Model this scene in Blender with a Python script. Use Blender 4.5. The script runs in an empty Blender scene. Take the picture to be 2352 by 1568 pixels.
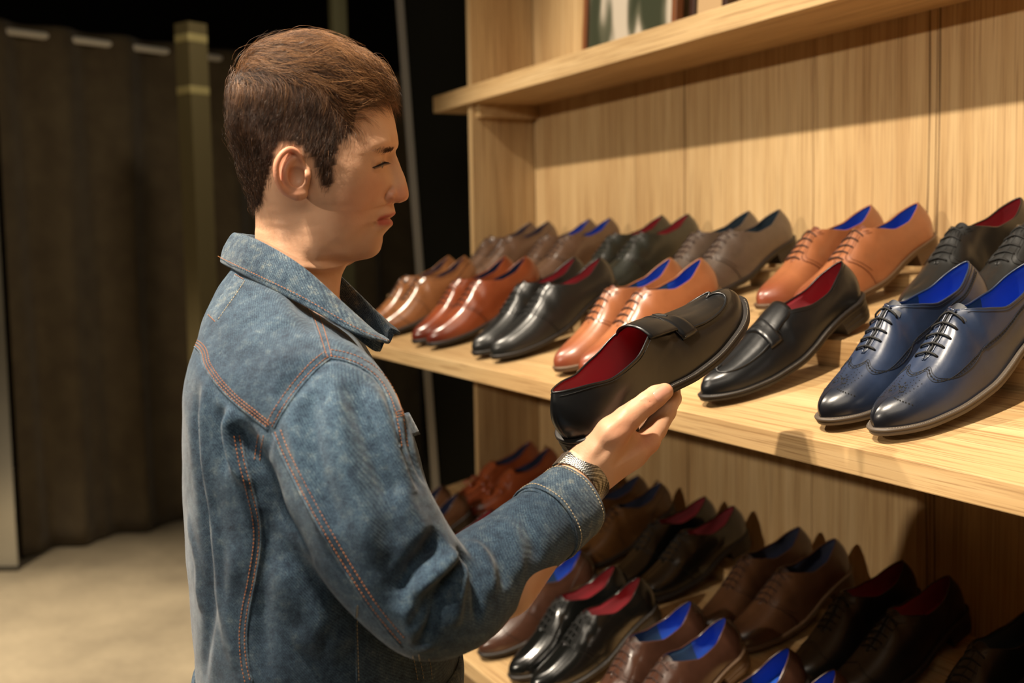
import bpy, bmesh, math, random
import numpy as np
from mathutils import Vector, Matrix
from mathutils.bvhtree import BVHTree
rng = np.random.RandomState(7); random.seed(7)
SC = bpy.context.scene
COL = SC.collection
# ------------------------------------------------------------ camera
FPX = 2611.0
CAMP = np.array([0, 0, 1.6])
def cam_axes(yaw=26.4, pitch=5.08, roll=-1.03):
    a, p, t = map(math.radians, (yaw, pitch, roll))
    F = np.array([-math.cos(a)*math.cos(p), math.sin(a)*math.cos(p), -math.sin(p)])
    r = np.cross(F, [0, 0, 1]); r /= np.linalg.norm(r); u = np.cross(r, F)
    r2 = r*math.cos(t)+u*math.sin(t); u2 = -r*math.sin(t)+u*math.cos(t)
    return r2, u2, F
CR, CU, CF = cam_axes()
cam = bpy.data.cameras.new('camera'); camo = bpy.data.objects.new('camera', cam); COL.objects.link(camo)
m = Matrix.Identity(4)
for i in range(3):
    m[i][0] = CR[i]; m[i][1] = CU[i]; m[i][2] = -CF[i]; m[i][3] = CAMP[i]
camo.matrix_world = m
cam.sensor_width = 36; cam.lens = 36*FPX/2352; cam.clip_start = .05; cam.clip_end = 60
cam.dof.use_dof = True; cam.dof.focus_distance = 1.22; cam.dof.aperture_fstop = 4.6; cam.dof.aperture_blades = 0
SC.camera = camo
def ray(px, py): return CR*(px-1176)/FPX - CU*(py-784)/FPX + CF
def at(px, py, d): return CAMP + ray(px, py)*d
# ------------------------------------------------------------ light
SC.view_settings.view_transform = 'Standard'; SC.view_settings.look = 'None'
SC.view_settings.gamma = 1; SC.view_settings.exposure = 0.15; SC.view_settings.use_curve_mapping = False
w = bpy.data.worlds.new('world'); SC.world = w; w.use_nodes = True
w.node_tree.nodes['Background'].inputs[0].default_value = (1, .8, .58, 1)
w.node_tree.nodes['Background'].inputs[1].default_value = .13
def look(loc, tgt):
    return (Vector(tgt)-Vector(loc)).to_track_quat('-Z', 'Y').to_euler()
def spot(name, loc, tgt, power, ang, blend=.4, size=.04, col=(1, .86, .68)):
    l = bpy.data.lights.new(name, 'SPOT'); l.energy = power; l.spot_size = math.radians(ang); l.spot_blend = blend
    l.shadow_soft_size = size; l.color = col
    o = bpy.data.objects.new(name, l); COL.objects.link(o); o.location = loc; o.rotation_euler = look(loc, tgt); return o
def area(name, loc, tgt, power, sx, sy, col=(1, .86, .68)):
    l = bpy.data.lights.new(name, 'AREA'); l.energy = power; l.shape = 'RECTANGLE'; l.size = sx; l.size_y = sy; l.color = col
    o = bpy.data.objects.new(name, l); COL.objects.link(o); o.location = loc; o.rotation_euler = look(loc, tgt); return o
spot('spot_shelf', (-2.45, -.42, 3.4), (-1.5, 1.25, 1.4), 260, 75, .5, .035)
spot('spot_shelf_far', (-.95, -3.4, 2.75), (-1.5, 1.3, 1.35), 300, 44, .6, .05)
spot('spot_shelf_right', (-.9, -.42, 3.4), (-.7, 1.2, 1.3), 190, 70, .6, .035)
spot('spot_man', (-.86, -.28, 3.35), (-1.08, .42, 1.3), 210, 50, .6, .03)
area('fill_area', (.6, -.6, 3.1), (-1.1, .6, 1.4), 18, 1.4, 1.4)  # soft warm fill added from the camera side, no fixture there
spot('spot_floor', (-4.6, -.6, 3.3), (-4.4, .1, 0), 850, 75, 1, .1, (1, .82, .6))
spot('spot_floor_far', (-4.2, 1.2, 3.3), (-6.2, .8, 1.3), 36, 80, 1, .1, (1, .84, .62))
# ------------------------------------------------------------ helpers
def new_mat(name):
    m = bpy.data.materials.new(name); m.use_nodes = True
    nt = m.node_tree; b = nt.nodes['Principled BSDF']; return m, nt, b
def sv(b, **k):
    for n, v in k.items():
        n = n.replace('_', ' ')
        if n in b.inputs: b.inputs[n].default_value = v
def srgb(r, g, b):
    f = lambda c: (c/255/12.92) if c <= 10 else ((c/255+.055)/1.055)**2.4
    return (f(r), f(g), f(b), 1)
def node(nt, t, **k):
    n = nt.nodes.new(t)
    for a, v in k.items(): setattr(n, a, v)
    return n
def coords(nt, scale=(1, 1, 1), out='Object', rot=(0, 0, 0)):
    tc = node(nt, 'ShaderNodeTexCoord'); mp = node(nt, 'ShaderNodeMapping')
    mp.inputs['Scale'].default_value = scale; mp.inputs['Rotation'].default_value = rot
    nt.links.new(tc.outputs[out], mp.inputs[0]); return mp.outputs[0]
def noise(nt, vec, scale, detail=4, rough=.55, dist=0):
    n = node(nt, 'ShaderNodeTexNoise'); n.inputs['Scale'].default_value = scale; n.inputs['Detail'].default_value = detail
    n.inputs['Roughness'].default_value = rough; n.inputs['Distortion'].default_value = dist
    nt.links.new(vec, n.inputs['Vector']); return n.outputs['Fac']
def ramp(nt, fac, stops):
    r = node(nt, 'ShaderNodeValToRGB'); e = r.color_ramp.elements
    while len(e) < len(stops): e.new(.5)
    for i, (p, c) in enumerate(stops): e[i].position = p; e[i].color = c
    nt.links.new(fac, r.inputs[0]); return r.outputs[0]
def mix(nt, fac, a, b, mode='MIX'):
    n = node(nt, 'ShaderNodeMix', data_type='RGBA', blend_type=mode)
    for s, v in ((n.inputs[0], fac), (n.inputs[6], a), (n.inputs[7], b)):
        if hasattr(v, 'is_linked'): nt.links.new(v, s)
        else: s.default_value = v
    return n.outputs[2]
def bump(nt, b, h, strength=.3, dist=.001, prev=None):
    n = node(nt, 'ShaderNodeBump'); n.inputs['Strength'].default_value = strength; n.inputs['Distance'].default_value = dist
    nt.links.new(h, n.inputs['Height'])
    if prev: nt.links.new(prev, n.inputs['Normal'])
    nt.links.new(n.outputs[0], b.inputs['Normal']); return n.outputs[0]
def simple(name, col, rough=.5, metal=0, **k):
    m, nt, b = new_mat(name); sv(b, Base_Color=col, Roughness=rough, Metallic=metal, **k); return m
def wood(name, axis, tone=1.0):
    m, nt, b = new_mat(name)
    sc = {'x': (1.3, 34, 34), 'z': (34, 34, 1.1), 'y': (34, 1.3, 34)}[axis]
    v = coords(nt, sc); f1 = noise(nt, v, 1.0, 8, .62, .35)
    sc2 = {'x': (.5, 5, 5), 'z': (5, 5, .45), 'y': (5, .5, 5)}[axis]
    v2 = coords(nt, sc2); f2 = noise(nt, v2, 1.0, 3, .5, .9)
    sc3 = {'x': (5, 320, 320), 'z': (320, 320, 4), 'y': (320, 5, 320)}[axis]
    v3 = coords(nt, sc3); f3 = noise(nt, v3, 1.0, 3, .6)
    t = lambda c: (c[0]*tone, c[1]*tone, c[2]*tone, 1)
    base = ramp(nt, f1, [(.25, t(srgb(184, 152, 106))), (.5, t(srgb(204, 174, 128))), (.75, t(srgb(216, 190, 146)))])
    tint = ramp(nt, f2, [(.3, srgb(222, 208, 192)), (.55, srgb(243, 238, 230)), (.75, (1, 1, 1, 1))])
    c = mix(nt, .9, base, tint, 'MULTIPLY')
    pores = ramp(nt, f3, [(.36, srgb(168, 146, 120)), (.5, (1, 1, 1, 1))])
    c = mix(nt, .6, c, pores, 'MULTIPLY')
    nt.links.new(c, b.inputs['Base Color']); sv(b, Roughness=.55)
    bump(nt, b, f3, .25, .0006)
    return m
MESHN = [0]
def mesh_obj(name, verts, faces, mats, parent=None, smooth=True, midx=None, link=True):
    me = bpy.data.meshes.new(name); me.from_pydata([tuple(map(float, v)) for v in verts], [], [tuple(map(int, f)) for f in faces]); me.update()
    if smooth: me.polygons.foreach_set('use_smooth', [True]*len(me.polygons))
    if not isinstance(mats, (list, tuple)): mats = [mats]
    for mt in mats: me.materials.append(mt)
    if midx is not None: me.polygons.foreach_set('material_index', list(map(int, midx)))
    o = bpy.data.objects.new(name, me)
    if link: COL.objects.link(o)
    if parent: o.parent = parent
    return o
def fix_normals(o):
    bm = bmesh.new(); bm.from_mesh(o.data); bmesh.ops.recalc_face_normals(bm, faces=bm.faces); bm.to_mesh(o.data); bm.free(); return o
def tag(o, label, cat, group=None):
    o['label'] = label; o['category'] = cat
    if group: o['group'] = group
    return o
def struct(o): o['kind'] = 'structure'; return o
def empty(name, loc=(0, 0, 0), rot=(0, 0, 0)):
    o = bpy.data.objects.new(name, None); COL.objects.link(o); o.location = loc; o.rotation_euler = rot; o.empty_display_size = .02; return o
class MB:
    def __init__(s): s.v = []; s.f = []
    def add(s, v, f):
        n = len(s.v); s.v += [tuple(p) for p in v]; s.f += [tuple(i+n for i in q) for q in f]
    def box(s, x0, x1, y0, y1, z0, z1):
        s.add([(x0,y0,z0),(x1,y0,z0),(x1,y1,z0),(x0,y1,z0),(x0,y0,z1),(x1,y0,z1),(x1,y1,z1),(x0,y1,z1)],
              [(0,3,2,1),(4,5,6,7),(0,1,5,4),(1,2,6,5),(2,3,7,6),(3,0,4,7)])
    def tube(s, pts, r, n=6, closed=False, flat=1.0, up=None):
        P = np.array(pts, float); N = len(P)
        if np.ndim(r) == 0: r = np.full(N, r)
        T = np.gradient(P, axis=0)
        if closed: T = np.roll(P, -1, 0)-np.roll(P, 1, 0)
        T /= np.linalg.norm(T, axis=1)[:, None]+1e-12
        a = np.array([0, 0, 1.]) if up is None else np.array(up, float)
        if abs(T[0] @ a) > .9: a = np.array([1., 0, 0])
        vs = []; prev = None
        for i in range(N):
            u = a-T[i]*(a@T[i]) if prev is None else prev-T[i]*(prev@T[i])
            u /= np.linalg.norm(u)+1e-12; prev = u; w_ = np.cross(T[i], u)
            for k in range(n):
                t = 2*math.pi*k/n; vs.append(P[i]+r[i]*(math.cos(t)*u*flat+math.sin(t)*w_))
        fs = []
        for i in range(N if closed else N-1):
            j = (i+1) % N
            for k in range(n):
                fs.append((i*n+k, i*n+(k+1) % n, j*n+(k+1) % n, j*n+k))
        if not closed:
            fs.append(tuple(range(n))[::-1]); fs.append(tuple((N-1)*n+k for k in range(n)))
        s.add(vs, fs)
    def build(s, name, mat, parent=None, smooth=True): return mesh_obj(name, s.v, s.f, mat, parent, smooth)
def bevel(o, w_=.002, seg=2):
    md = o.modifiers.new('bevel', 'BEVEL'); md.width = w_; md.segments = seg; md.limit_method = 'ANGLE'; return o
def cub(xs, ys, x):
    xs = np.asarray(xs, float); ys = np.asarray(ys, float); x = np.clip(x, xs[0], xs[-1])
    d = np.diff(ys)/np.diff(xs); m_ = np.zeros(len(xs)); m_[0] = d[0]; m_[-1] = d[-1]
    for i in range(1, len(xs)-1):
        m_[i] = 0 if d[i-1]*d[i] <= 0 else 2*d[i-1]*d[i]/(d[i-1]+d[i])
    i = np.clip(np.searchsorted(xs, x)-1, 0, len(xs)-2); h = xs[i+1]-xs[i]; t = (x-xs[i])/h
    return (2*t**3-3*t**2+1)*ys[i]+(t**3-2*t**2+t)*h*m_[i]+(-2*t**3+3*t**2)*ys[i+1]+(t**3-t**2)*h*m_[i+1]
def catmull(P, n):
    P = np.array(P, float); P = np.vstack([2*P[0]-P[1], P, 2*P[-1]-P[-2]]); out = []
    for i in range(1, len(P)-2):
        t = np.linspace(0, 1, n, endpoint=False)[:, None]; a, b_, c, d = P[i-1:i+3]
        out.append(.5*(2*b_+(c-a)*t+(2*a-5*b_+4*c-d)*t*t+(3*b_-a-3*c+d)*t**3))
    out.append(P[-2][None]); return np.vstack(out)
WING = [(.052, .999), (.062, .88), (.072, .80), (.069, .66), (.073, .5), (.093, .35), (.122, .31), (.150, .37), (.174, .50), (.194, .66), (.214, .755), (.25, .785), (.286, .82)]
def sst(a, b, x):
    t = np.clip((x-a)/(b-a), 0, 1); return t*t*(3-2*t)
# ------------------------------------------------------------ the room
WOODX = wood('oak_along', 'x'); WOODZ = wood('oak_upright', 'z'); WOODS = wood('oak_side', 'z', .93)
dark = simple('black_paint', srgb(17, 16, 12), .9)
def conc():
    m, nt, b = new_mat('polished_concrete'); v = coords(nt)
    f = noise(nt, v, 1.6, 6, .6); f2 = noise(nt, v, 30, 4)
    c = mix(nt, .15, ramp(nt, f, [(.3, srgb(140, 130, 112)), (.7, srgb(182, 170, 146))]), ramp(nt, f2, [(.3, (.3, .3, .3, 1)), (.7, (1, 1, 1, 1))]), 'MULTIPLY')
    nt.links.new(c, b.inputs['Base Color']); sv(b, Roughness=.42); return m
CONC = conc()
b = MB(); b.box(-9, 3.2, -4.2, 1.75, -.1, 0); struct(b.build('floor', CONC, smooth=False))
b = MB(); b.box(-9, 3.2, -4.2, 1.75, 3.6, 3.7); struct(b.build('ceiling', dark, smooth=False))
b = MB(); b.box(-9.1, -9, -4.2, 5, 0, 3.6); struct(b.build('wall_left', dark, smooth=False))
b = MB(); b.box(-9, 3.2, -4.3, -4.2, 0, 3.6); struct(b.build('wall_back', simple('dark_plaster', srgb(70, 62, 50), .9), smooth=False))
b = MB(); b.box(3.2, 3.3, -4.2, 1.75, 0, 3.6); struct(b.build('wall_right', simple('plaster_tan', srgb(150, 130, 100), .9), smooth=False))
b = MB(); b.box(-2.9, 3.2, 1.53, 1.75, 0, 3.6); struct(b.build('wall_front', dark, smooth=False))
b = MB(); b.box(-9, -2.9, 4.9, 5, 0, 3.6); struct(b.build('wall_far', dark, smooth=False))
b = MB(); b.box(-9, -2.9, 1.75, 5, -.1, 0); struct(b.build('floor', CONC, smooth=False))
b = MB(); b.box(-9, -2.9, 1.75, 5, 3.6, 3.7); struct(b.build('ceiling', dark, smooth=False))
# panelled back of the shoe display
XE = .75
seams = [(-2.857, -2.34), (-2.338, -1.711), (-1.709, -1.41), (-1.408, -.824), (-.822, -.2), (-.198, XE)]
root = empty('shoe_display', (-1.0, 1.42, 0))
tag(root, 'light oak wall unit with panelled back behind the rows of dress shoes', 'wall unit')
for x0, x1 in seams:
    b = MB(); b.box(x0, x1, 1.50, 1.52, .02, 3.4); o = bevel(b.build('back_panel', WOODZ, smooth=False), .0012); o.parent = root; o.location = (1.0, -1.42, 0)
# dark natural cracks in the veneer
CRK = simple('dark_grain', srgb(92, 66, 38), .8)
for base, amp in ((-2.13, .006), (-1.42, .008), (-1.40, .006), (-1.13, .003)):
    pts = []
    for z in np.linspace(.3, 3.3, 90):
        pts.append((base+amp*math.sin(z*3.1+base*9)+amp*.5*math.sin(z*9+base), 1.4997, z))
    b = MB(); b.tube(pts, [.0011+.0009*math.sin(i*.37)**2 for i in range(90)], 5, flat=.35, up=(0, 1, 0)); o = b.build('grain_crack', CRK); o.parent = root; o.location = (1.0, -1.42, 0)
for za, zb in ((0, .7235), (.786, 1.330), (1.392, 1.970), (2.018, 3.4)):
    b = MB(); b.box(-2.879, -2.857, 1.307, 1.4995, za, zb); o = bevel(b.build('side_panel', WOODS, smooth=False), .0012); o.parent = root; o.location = (1.0, -1.42, 0)
b = MB(); b.box(-2.8565, -2.83, 1.32, 1.4995, 1.935, 1.970); o = b.build('batten', WOODX, smooth=False); o.parent = root; o.location = (1.0, -1.42, 0)
def top_shelf():
    b = MB(); b.box(-3.087, XE, 1.291, 1.4995, 1.9705, 2.0175); o = bevel(b.build('upper_shelf', WOODX, smooth=False), .002)
    tag(o, 'plain oak shelf board at the top holding the framed photographs', 'shelf')
top_shelf()
def display_shelf(z, label):
    r = empty('display_shelf', (-1.0, 1.2, z)); tag(r, label, 'shelf', None)
    def prism(nm, poly, x0=-3.05, x1=XE):
        n = len(poly); v = [(x0+1, y-1.2, zz) for y, zz in poly]+[(x1+1, y-1.2, zz) for y, zz in poly]
        f = [tuple(range(n)), tuple(range(2*n-1, n-1, -1))]+[(i, i+n, (i+1) % n+n, (i+1) % n) for i in range(n)]
        o = fix_normals(mesh_obj(nm, v, f, WOODX, r, False)); bevel(o, .0016); return o
    prism('board', [(.9, -.031), (1.4995, -.031), (1.4995, .0298), (1.12, .0298), (1.12, .0525), (.9, 0)])
    prism('step', [(1.1203, .0300), (1.385, .03), (1.385, .1455), (1.1203, .0905)])
    prism('step', [(1.3853, .03), (1.4995, .03), (1.4995, .175), (1.3853, .1715)])
    return r
display_shelf(1.3615, 'stepped oak shelf at chest height carrying the navy brogues and black loafer')
display_shelf(.755, 'lower stepped oak shelf below, with the patent black shoes')
b = MB(); b.box(-2.35, XE, 1.0, 1.2, .0, .72); 
o = bevel(b.build('plinth_cabinet', WOODS, smooth=False), .002); o.name = 'plinth'; tag(o, 'oak plinth block under the lower shoe shelf', 'plinth')
# ------------------------------------------------------------ shoes
L = .295
_ys = [0, .015, .03, .06, .1, .135, .17, .2, .235, .265, .28, L]
_hw = [.0250, .0285, .0325, .0388, .0428, .0412, .0365, .0335, .0325, .0325, .0315, .030]
def hw(y):
    b = cub(_ys, _hw, y)
    a = np.clip(y/.042, 0, 1); c = np.clip((L-y)/.034, 0, 1)
    return b*(1-(1-a)**2.1)**.5*(1-(1-c)**2)**.5
def cen(y, m): return m*(.006*sst(.13, .0, y)-.004*sst(.1, .17, y)*sst(.26, .2, y))   # m=+1: the left foot in this frame
def zb(y): return cub([0, .02, .05, .09, .13, .165, .2, .225, .26, L], [.0125, .0075, .0025, 0, .0012, .007, .0165, .021, .0235, .026], y)
YTH = {'derby': .150, 'oxford': .152, 'brogue': .152, 'loafer': .138, 'tassel': .130}
def yt(yo): return cub([0, .02, .05, .1, .14, .2, .26, .283, L], [.042, .049, .068, .110, .148, .205, .2605, .279, L-.0065], yo)
def ridge(y, st):
    if st in ('loafer', 'tassel'):
        return cub([.02, .042, .06, .09, .12, .14, .165, .195, .225, .26, L], [.042, .0445, .0475, .056, .067, .0755, .0715, .0655, .0665, .078, .0885], y)
    return cub([.02, .042, .06, .09, .12, .152, .175, .205, .235, .265, L], [.042, .0450, .0490, .059, .074, .0925, .0845, .0735, .0735, .082, .0905], y)
def ohalf(y, st):
    a = YTH[st]; s = np.clip((y-a)/(L-.0065-a), 0, 1)
    w_ = .031 if st in ('loafer', 'tassel') else .030
    return w_*np.clip(np.sin(math.pi*s**.82), 0, 1)**.55*(1-.12*s)
def S(sd, yo, k, st, m):
    """point on the upper; sd side +-1, yo along outline, k 0 feather .. 1 ridge/topline"""
    yo = np.asarray(yo, float); k = np.asarray(k, float); yo, k = np.broadcast_arrays(yo, k)
    y2 = yt(yo); th = YTH[st]
    ox = cen(yo, m)+sd*(hw(yo)-.0022); z0 = zb(yo)+.0082
    tx = cen(y2, m)*.6+sd*ohalf(y2, st); tz = ridge(y2, st)
    rear = sst(th-.035, th+.05, y2)
    a = k*math.pi/2
    e1, e2 = .84, .90-.12*sst(.07, .0, yo)
    fx = 1-np.cos(a)**e1*1.0; fz = np.sin(a)**e2
    toe = sst(.09, .0, y2)
    fx = fx*(1-.2*toe)+toe*.2*(1-np.cos(a)**.9)
    rx = k**1.25; rz = k
    hx = fx*(1-rear)+rx*rear; hz = fz*(1-rear)+rz*rear
    x = ox+(tx-ox)*hx; y = yo+(y2-yo)*hx; z = z0+(tz-z0)*hz
    bul = np.sin(math.pi*k)*.0036*rear
    x = x+sd*bul*np.clip((L-yo)/.05, 0, 1); y = y+bul*1.3*sst(L-.03, L, yo)+.0*z
    # heel curve: tucks in above and below the widest point of the counter
    y = y+sst(.27, L, yo)*(.0028*np.sin(math.pi*k)-.001*k)
    # the instep waist pulls in under the ankle
    x = x-sd*.003*np.sin(math.pi*k)*sst(.12, .17, yo)*sst(.24, .19, yo)*np.where(sd*m > 0, 1.2, .3)
    # creased vamp
    return np.stack([x, y, z], -1)
def SN(sd, yo, k, st, m, e=1e-3):
    yo = np.asarray(yo, float); k = np.asarray(k, float); yo, k = np.broadcast_arrays(yo, k)
    y1 = np.clip(yo+e, 0, L); y0 = np.clip(yo-e, 0, L); k1 = np.clip(k+e*4, 0, .999); k0 = np.clip(k-e*4, .0, 1)
    du = S(sd, y1, k, st, m)-S(sd, y0, k, st, m); dk = S(sd, yo, k1, st, m)-S(sd, yo, k0, st, m)
    n = np.cross(du, dk)*sd; ln = np.linalg.norm(n, axis=-1, keepdims=True); n = n/np.maximum(ln, 1e-12)
    return np.where(ln > 1e-12, n, [0, 0, 1.])
def SP(sd, yo, k, st, m, off):
    off = np.asarray(off, float); return S(sd, yo, k, st, m)+SN(sd, yo, k, st, m)*(off[..., None] if off.ndim else off)
def polyS(path, st, m, off=.0003, n=10):
    """path of (side, yo, k) control points -> dense surface polyline (Catmull)"""
    out = []
    P = [np.array([p[0]*(1-p[2]), p[1]]) for p in path]            # signed lateral q=side*(1-k)
    P = [2*P[0]-P[1]]+P+[2*P[-1]-P[-2]]
    Q = []
    for i in range(1, len(P)-2):
        for t in np.linspace(0, 1, n, endpoint=False):
            a, b_, c, d = P[i-1], P[i], P[i+1], P[i+2]
            Q.append(.5*((2*b_)+(-a+c)*t+(2*a-5*b_+4*c-d)*t*t+(-a+3*b_-3*c+d)*t**3))
    Q.append(P[-2]); Q = np.array(Q)
    res = []
    for q in Q:
        sd = 1 if q[0] >= 0 else -1; res.append(SP(sd, np.clip(q[1], 0, L), np.clip(1-abs(q[0]), 0, .9995), st, m, off))
    return np.array(res)
def yo_for(y):   # outline y whose ridge target is y
    g = np.linspace(0, L, 400); return float(np.interp(y, yt(g), g))
def shoe_meshes(st, m):
    """dict part -> (verts, faces, slot)"""
    out = {}
    N = 64; K = 20; th = YTH[st]
    u = np.linspace(0, 1, N); yo = L*(1-np.cos(math.pi*u))/2
    ring = [(1, y) for y in yo]+[(-1, y) for y in yo[-2:0:-1]]
    M_ = len(ring); ks = np.linspace(0, 1, K+1)
    sd = np.array([r[0] for r in ring])[None, :]; yy = np.array([r[1] for r in ring])[None, :]
    P = S(sd, yy, ks[:, None], st, m); Nn = np.where(sd[..., None] > 0, SN(1, yy, ks[:, None], st, m), SN(-1, yy, ks[:, None], st, m))
    y2 = yt(yy)+0*ks[:, None]; kk = ks[:, None]+0*yy
    off = np.zeros_like(kk)
    if st == 'derby':      # the quarters lie over the vamp
        edge = .093+.055*np.clip(1-kk, 0, 1)**1.3
        off = .0013*sst(-.003, .003, yy-edge+.006)*np.where((yy > .07), 1, 0)
    if st in ('loafer', 'tassel'):
        # raised apron plug seam
        ae = .026+(1-kk)*0; lat = 1-kk
        apr = sst(.50, .56, kk+.10*sst(.05, .02, yy))
        off = -.0008*(1-apr)*sst(.17, .12, yy)
    P = P+Nn*off[..., None]
    V = P.reshape(-1, 3); F = []
    for i in range(K):
        for j in range(M_):
            j2 = (j+1) % M_; F.append((i*M_+j, i*M_+j2, (i+1)*M_+j2, (i+1)*M_+j))
    out['upper'] = (V, F)
    # lining
    sel = [j for j in range(M_) if yt(ring[j][1]) > th-.03]
    ks2 = np.linspace(1, .06, 12); LV = []; idx = {}
    for a, j in enumerate(sel):
        s_, y_ = ring[j]
        p = SP(s_, np.full(12, y_), np.minimum(ks2, .998), st, m, -.0018-.0008*(1-ks2)); p[0] = S(s_, y_, 1.0, st, m)+np.array([0, 0, .0003]); LV += list(p)
    LF = []
    nsel = len(sel)
    for a in range(nsel-1):
        for i in range(11): LF.append((a*12+i, a*12+i+1, (a+1)*12+i+1, (a+1)*12+i))
    # drop the strip that would span the vamp slit
    LF2 = []
    for f in LF:
        xs = [LV[i][0] for i in f]
        LF2.append(f)
    out['lining'] = (np.array(LV), LF2)
    # insole
    IV = []; IF = []
    ysx = np.linspace(.1, L-.006, 26)
    for y_ in ysx:
        h = (hw(y_)-.006)*.95
        for t in np.linspace(-1, 1, 7): IV.append((cen(y_, m)+t*h, y_, zb(y_)+.0130-.001*(1-t*t)))
    for a in range(25):
        for t in range(6): IF.append((a*7+t, a*7+t+1, (a+1)*7+t+1, (a+1)*7+t))
    out['insole'] = (np.array(IV), IF)
    # sole
    def rimring(ext, z):
        r = []
        for s_, y_ in ring:
            hx = hw(y_)
            e = ext
            sy = (y_-L/2)/(L/2)
            yy_ = y_+ext*np.sign(sy)*abs(sy)**8
            r.append((cen(y_, m)+s_*(hx+e*min(1, hx/.012)), yy_, z(y_)))
        return r
    wl = lambda y_: .0032 if y_ < .19 else .0016
    rs = [rimring(-.004, lambda y_: zb(y_)+.0089), rimring(.0024, lambda y_: zb(y_)+.0089), rimring(.0036, lambda y_: zb(y_)+.0080),
          rimring(.0036, lambda y_: zb(y_)+.0058), rimring(.0024, lambda y_: zb(y_)+.0054), rimring(.0029, lambda y_: zb(y_)+.0050), rimring(.0026, lambda y_: zb(y_)+.0004), rimring(.001, lambda y_: zb(y_)-.0002)]
    SV = [p for r in rs for p in r]; SF = []
    for i in range(len(rs)-1):
        for j in range(M_):
            j2 = (j+1) % M_; SF.append((i*M_+j2, i*M_+j, (i+1)*M_+j, (i+1)*M_+j2))
    base = (len(rs)-1)*M_
    for j in range(N-1):
        a = base+j; b_ = base+j+1; c = base+(M_-j-1) % M_; d = base+(M_-j) % M_
        q = [a, b_, c, d]; q = [x for i_, x in enumerate(q) if x not in q[:i_]]
        if len(q) >= 3: SF.append(tuple(q))
    out['sole'] = (np.array(SV), SF)
    # heel block
    hy = [y_ for y_ in np.linspace(.2255, L, 18)]
    hr = [(1, y_) for y_ in hy]+[(-1, y_) for y_ in hy[-2::-1]]
    HV = []; nh = len(hr)
    for lev, (zf, sc) in enumerate([(0, .0012), (.33, .0004), (.34, .0009), (.66, 0), (.67, .0005), (.99, -.0007), (1.0, -.0022)]):
        for s_, y_ in hr:
            top = zb(y_)+.0002; HV.append((cen(y_, m)+s_*max(hw(y_)+.0012+sc, .0005), y_+(.0018+sc)*sst(.27, L, y_)+(.004*zf if y_ < .23 else 0), top*(1-zf)))
    HF = []
    for i in range(6):
        for j in range(nh): HF.append((i*nh+(j+1) % nh, i*nh+j, (i+1)*nh+j, (i+1)*nh+(j+1) % nh))
    HF.append(tuple(range(6*nh, 7*nh)))
    HF.append(tuple(range(nh))[::-1])
    out['heel'] = (np.array(HV), HF)
    # topline binding
    b = MB()
    loop = [S(s_, y_, 1., st, m)+SN(s_, y_, .97, st, m)*-.0006 for s_, y_ in ring if yt(y_) >= th-.001]
    b.tube(loop, .0013, 6); out['topline'] = (b.v, b.f)
    # seams
    b = MB()
    def line(path, r=.0005, off=.0003, n=10): b.tube(polyS(path, st, m, off, n), r, 4)
    if st in ('derby', 'oxford'):
        for s_ in (1, -1):
            if st == 'derby':
                line([(s_, .150, .92), (s_, .120, .84), (s_, .098, .80), (s_, .094, .68), (s_, .102, .5), (s_, .118, .2), (s_, .125, .02)], .0007, .0012)
                line([(s_, .152, .86), (s_, .122, .78), (s_, .104, .74), (s_, .102, .62), (s_, .110, .45), (s_, .125, .2)], .0004, .0015)
            else:
                line([(s_, .152, .80), (s_, .12, .72), (s_, .1, .74), (s_, .09, .9), (s_, .088, .999)], .0006)
                line([(s_, .1, .74), (s_, .112, .5), (s_, .125, .25), (s_, .13, .02)], .0006)
            line([(s_, .20, .02), (s_, .215, .35), (s_, .235, .6), (s_, .262, .72), (s_, .289, .74)], .0005)
        if st == 'oxford':
            line([(1, .075, .02), (1, .062, .3), (1, .052, .6), (1, .050, .999), (-1, .052, .6), (-1, .062, .3), (-1, .075, .02)], .0007)
    for s_ in (1, -1):      # stitched edge just below the topline
        line([(s_, y_, .93) for y_ in np.linspace(yo_for(th)+.004, L-.004, 12)], .00035, .0003, 4)
    if st == 'brogue':
        for o_ in (-1, 1):
            for s_ in (1, -1):
                line([(s_, y_+o_*.0034*(1 if i_ < 8 else .2), min(k_+o_*(0 if i_ < 5 else (-.028 if i_ < 7 else .034)), .999)) for i_, (y_, k_) in enumerate(WING)], .00045, .0003)
    if st in ('loafer', 'tassel'):
        pass
    out['seam'] = (b.v, b.f)
    if st in ('loafer', 'tassel'):
        b = MB(); path = []
        for s_ in (1, -1):
            pp = [(s_, .118, .52), (s_, .100, .49), (s_, .085, .47), (s_, .06, .47), (s_, .038, .52), (s_, .020, .62), (s_, .008, .80), (s_, .002, .93), (s_, .0005, .999)]
            path += pp if s_ == 1 else pp[:-1][::-1]
        pl = polyS(path, st, m, .0008, 26)
        b.tube(pl, [.0011+.0005*(i % 2) for i in range(len(pl))], 6)
        out['apron_seam'] = (b.v, b.f)
        # saddle strap across the instep
        def patch(fy, fk, off, na=40, nb=8, name='strap'):
            T = []; Bt = []
            for ia in range(na):
                a = -1+2*ia/(na-1); s_ = 1 if a >= 0 else -1
                for ib in range(nb):
                    bb = ib/(nb-1); y_ = fy(abs(a), bb); k_ = min(fk(abs(a), bb), .9995)
                    e = off*min(1, 6*min(bb, 1-bb)+.35)*min(1, 8*(1-abs(a))+.35)
                    T.append(SP(s_, y_, k_, st, m, e)); Bt.append(SP(s_, y_, k_, st, m, -.0004))
            n = na*nb; F = []
            for i in range(na-1):
                for j in range(nb-1):
                    q = (i*nb+j, (i+1)*nb+j, (i+1)*nb+j+1, i*nb+j+1); F += [q, tuple(x+n for x in q[::-1])]
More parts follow.
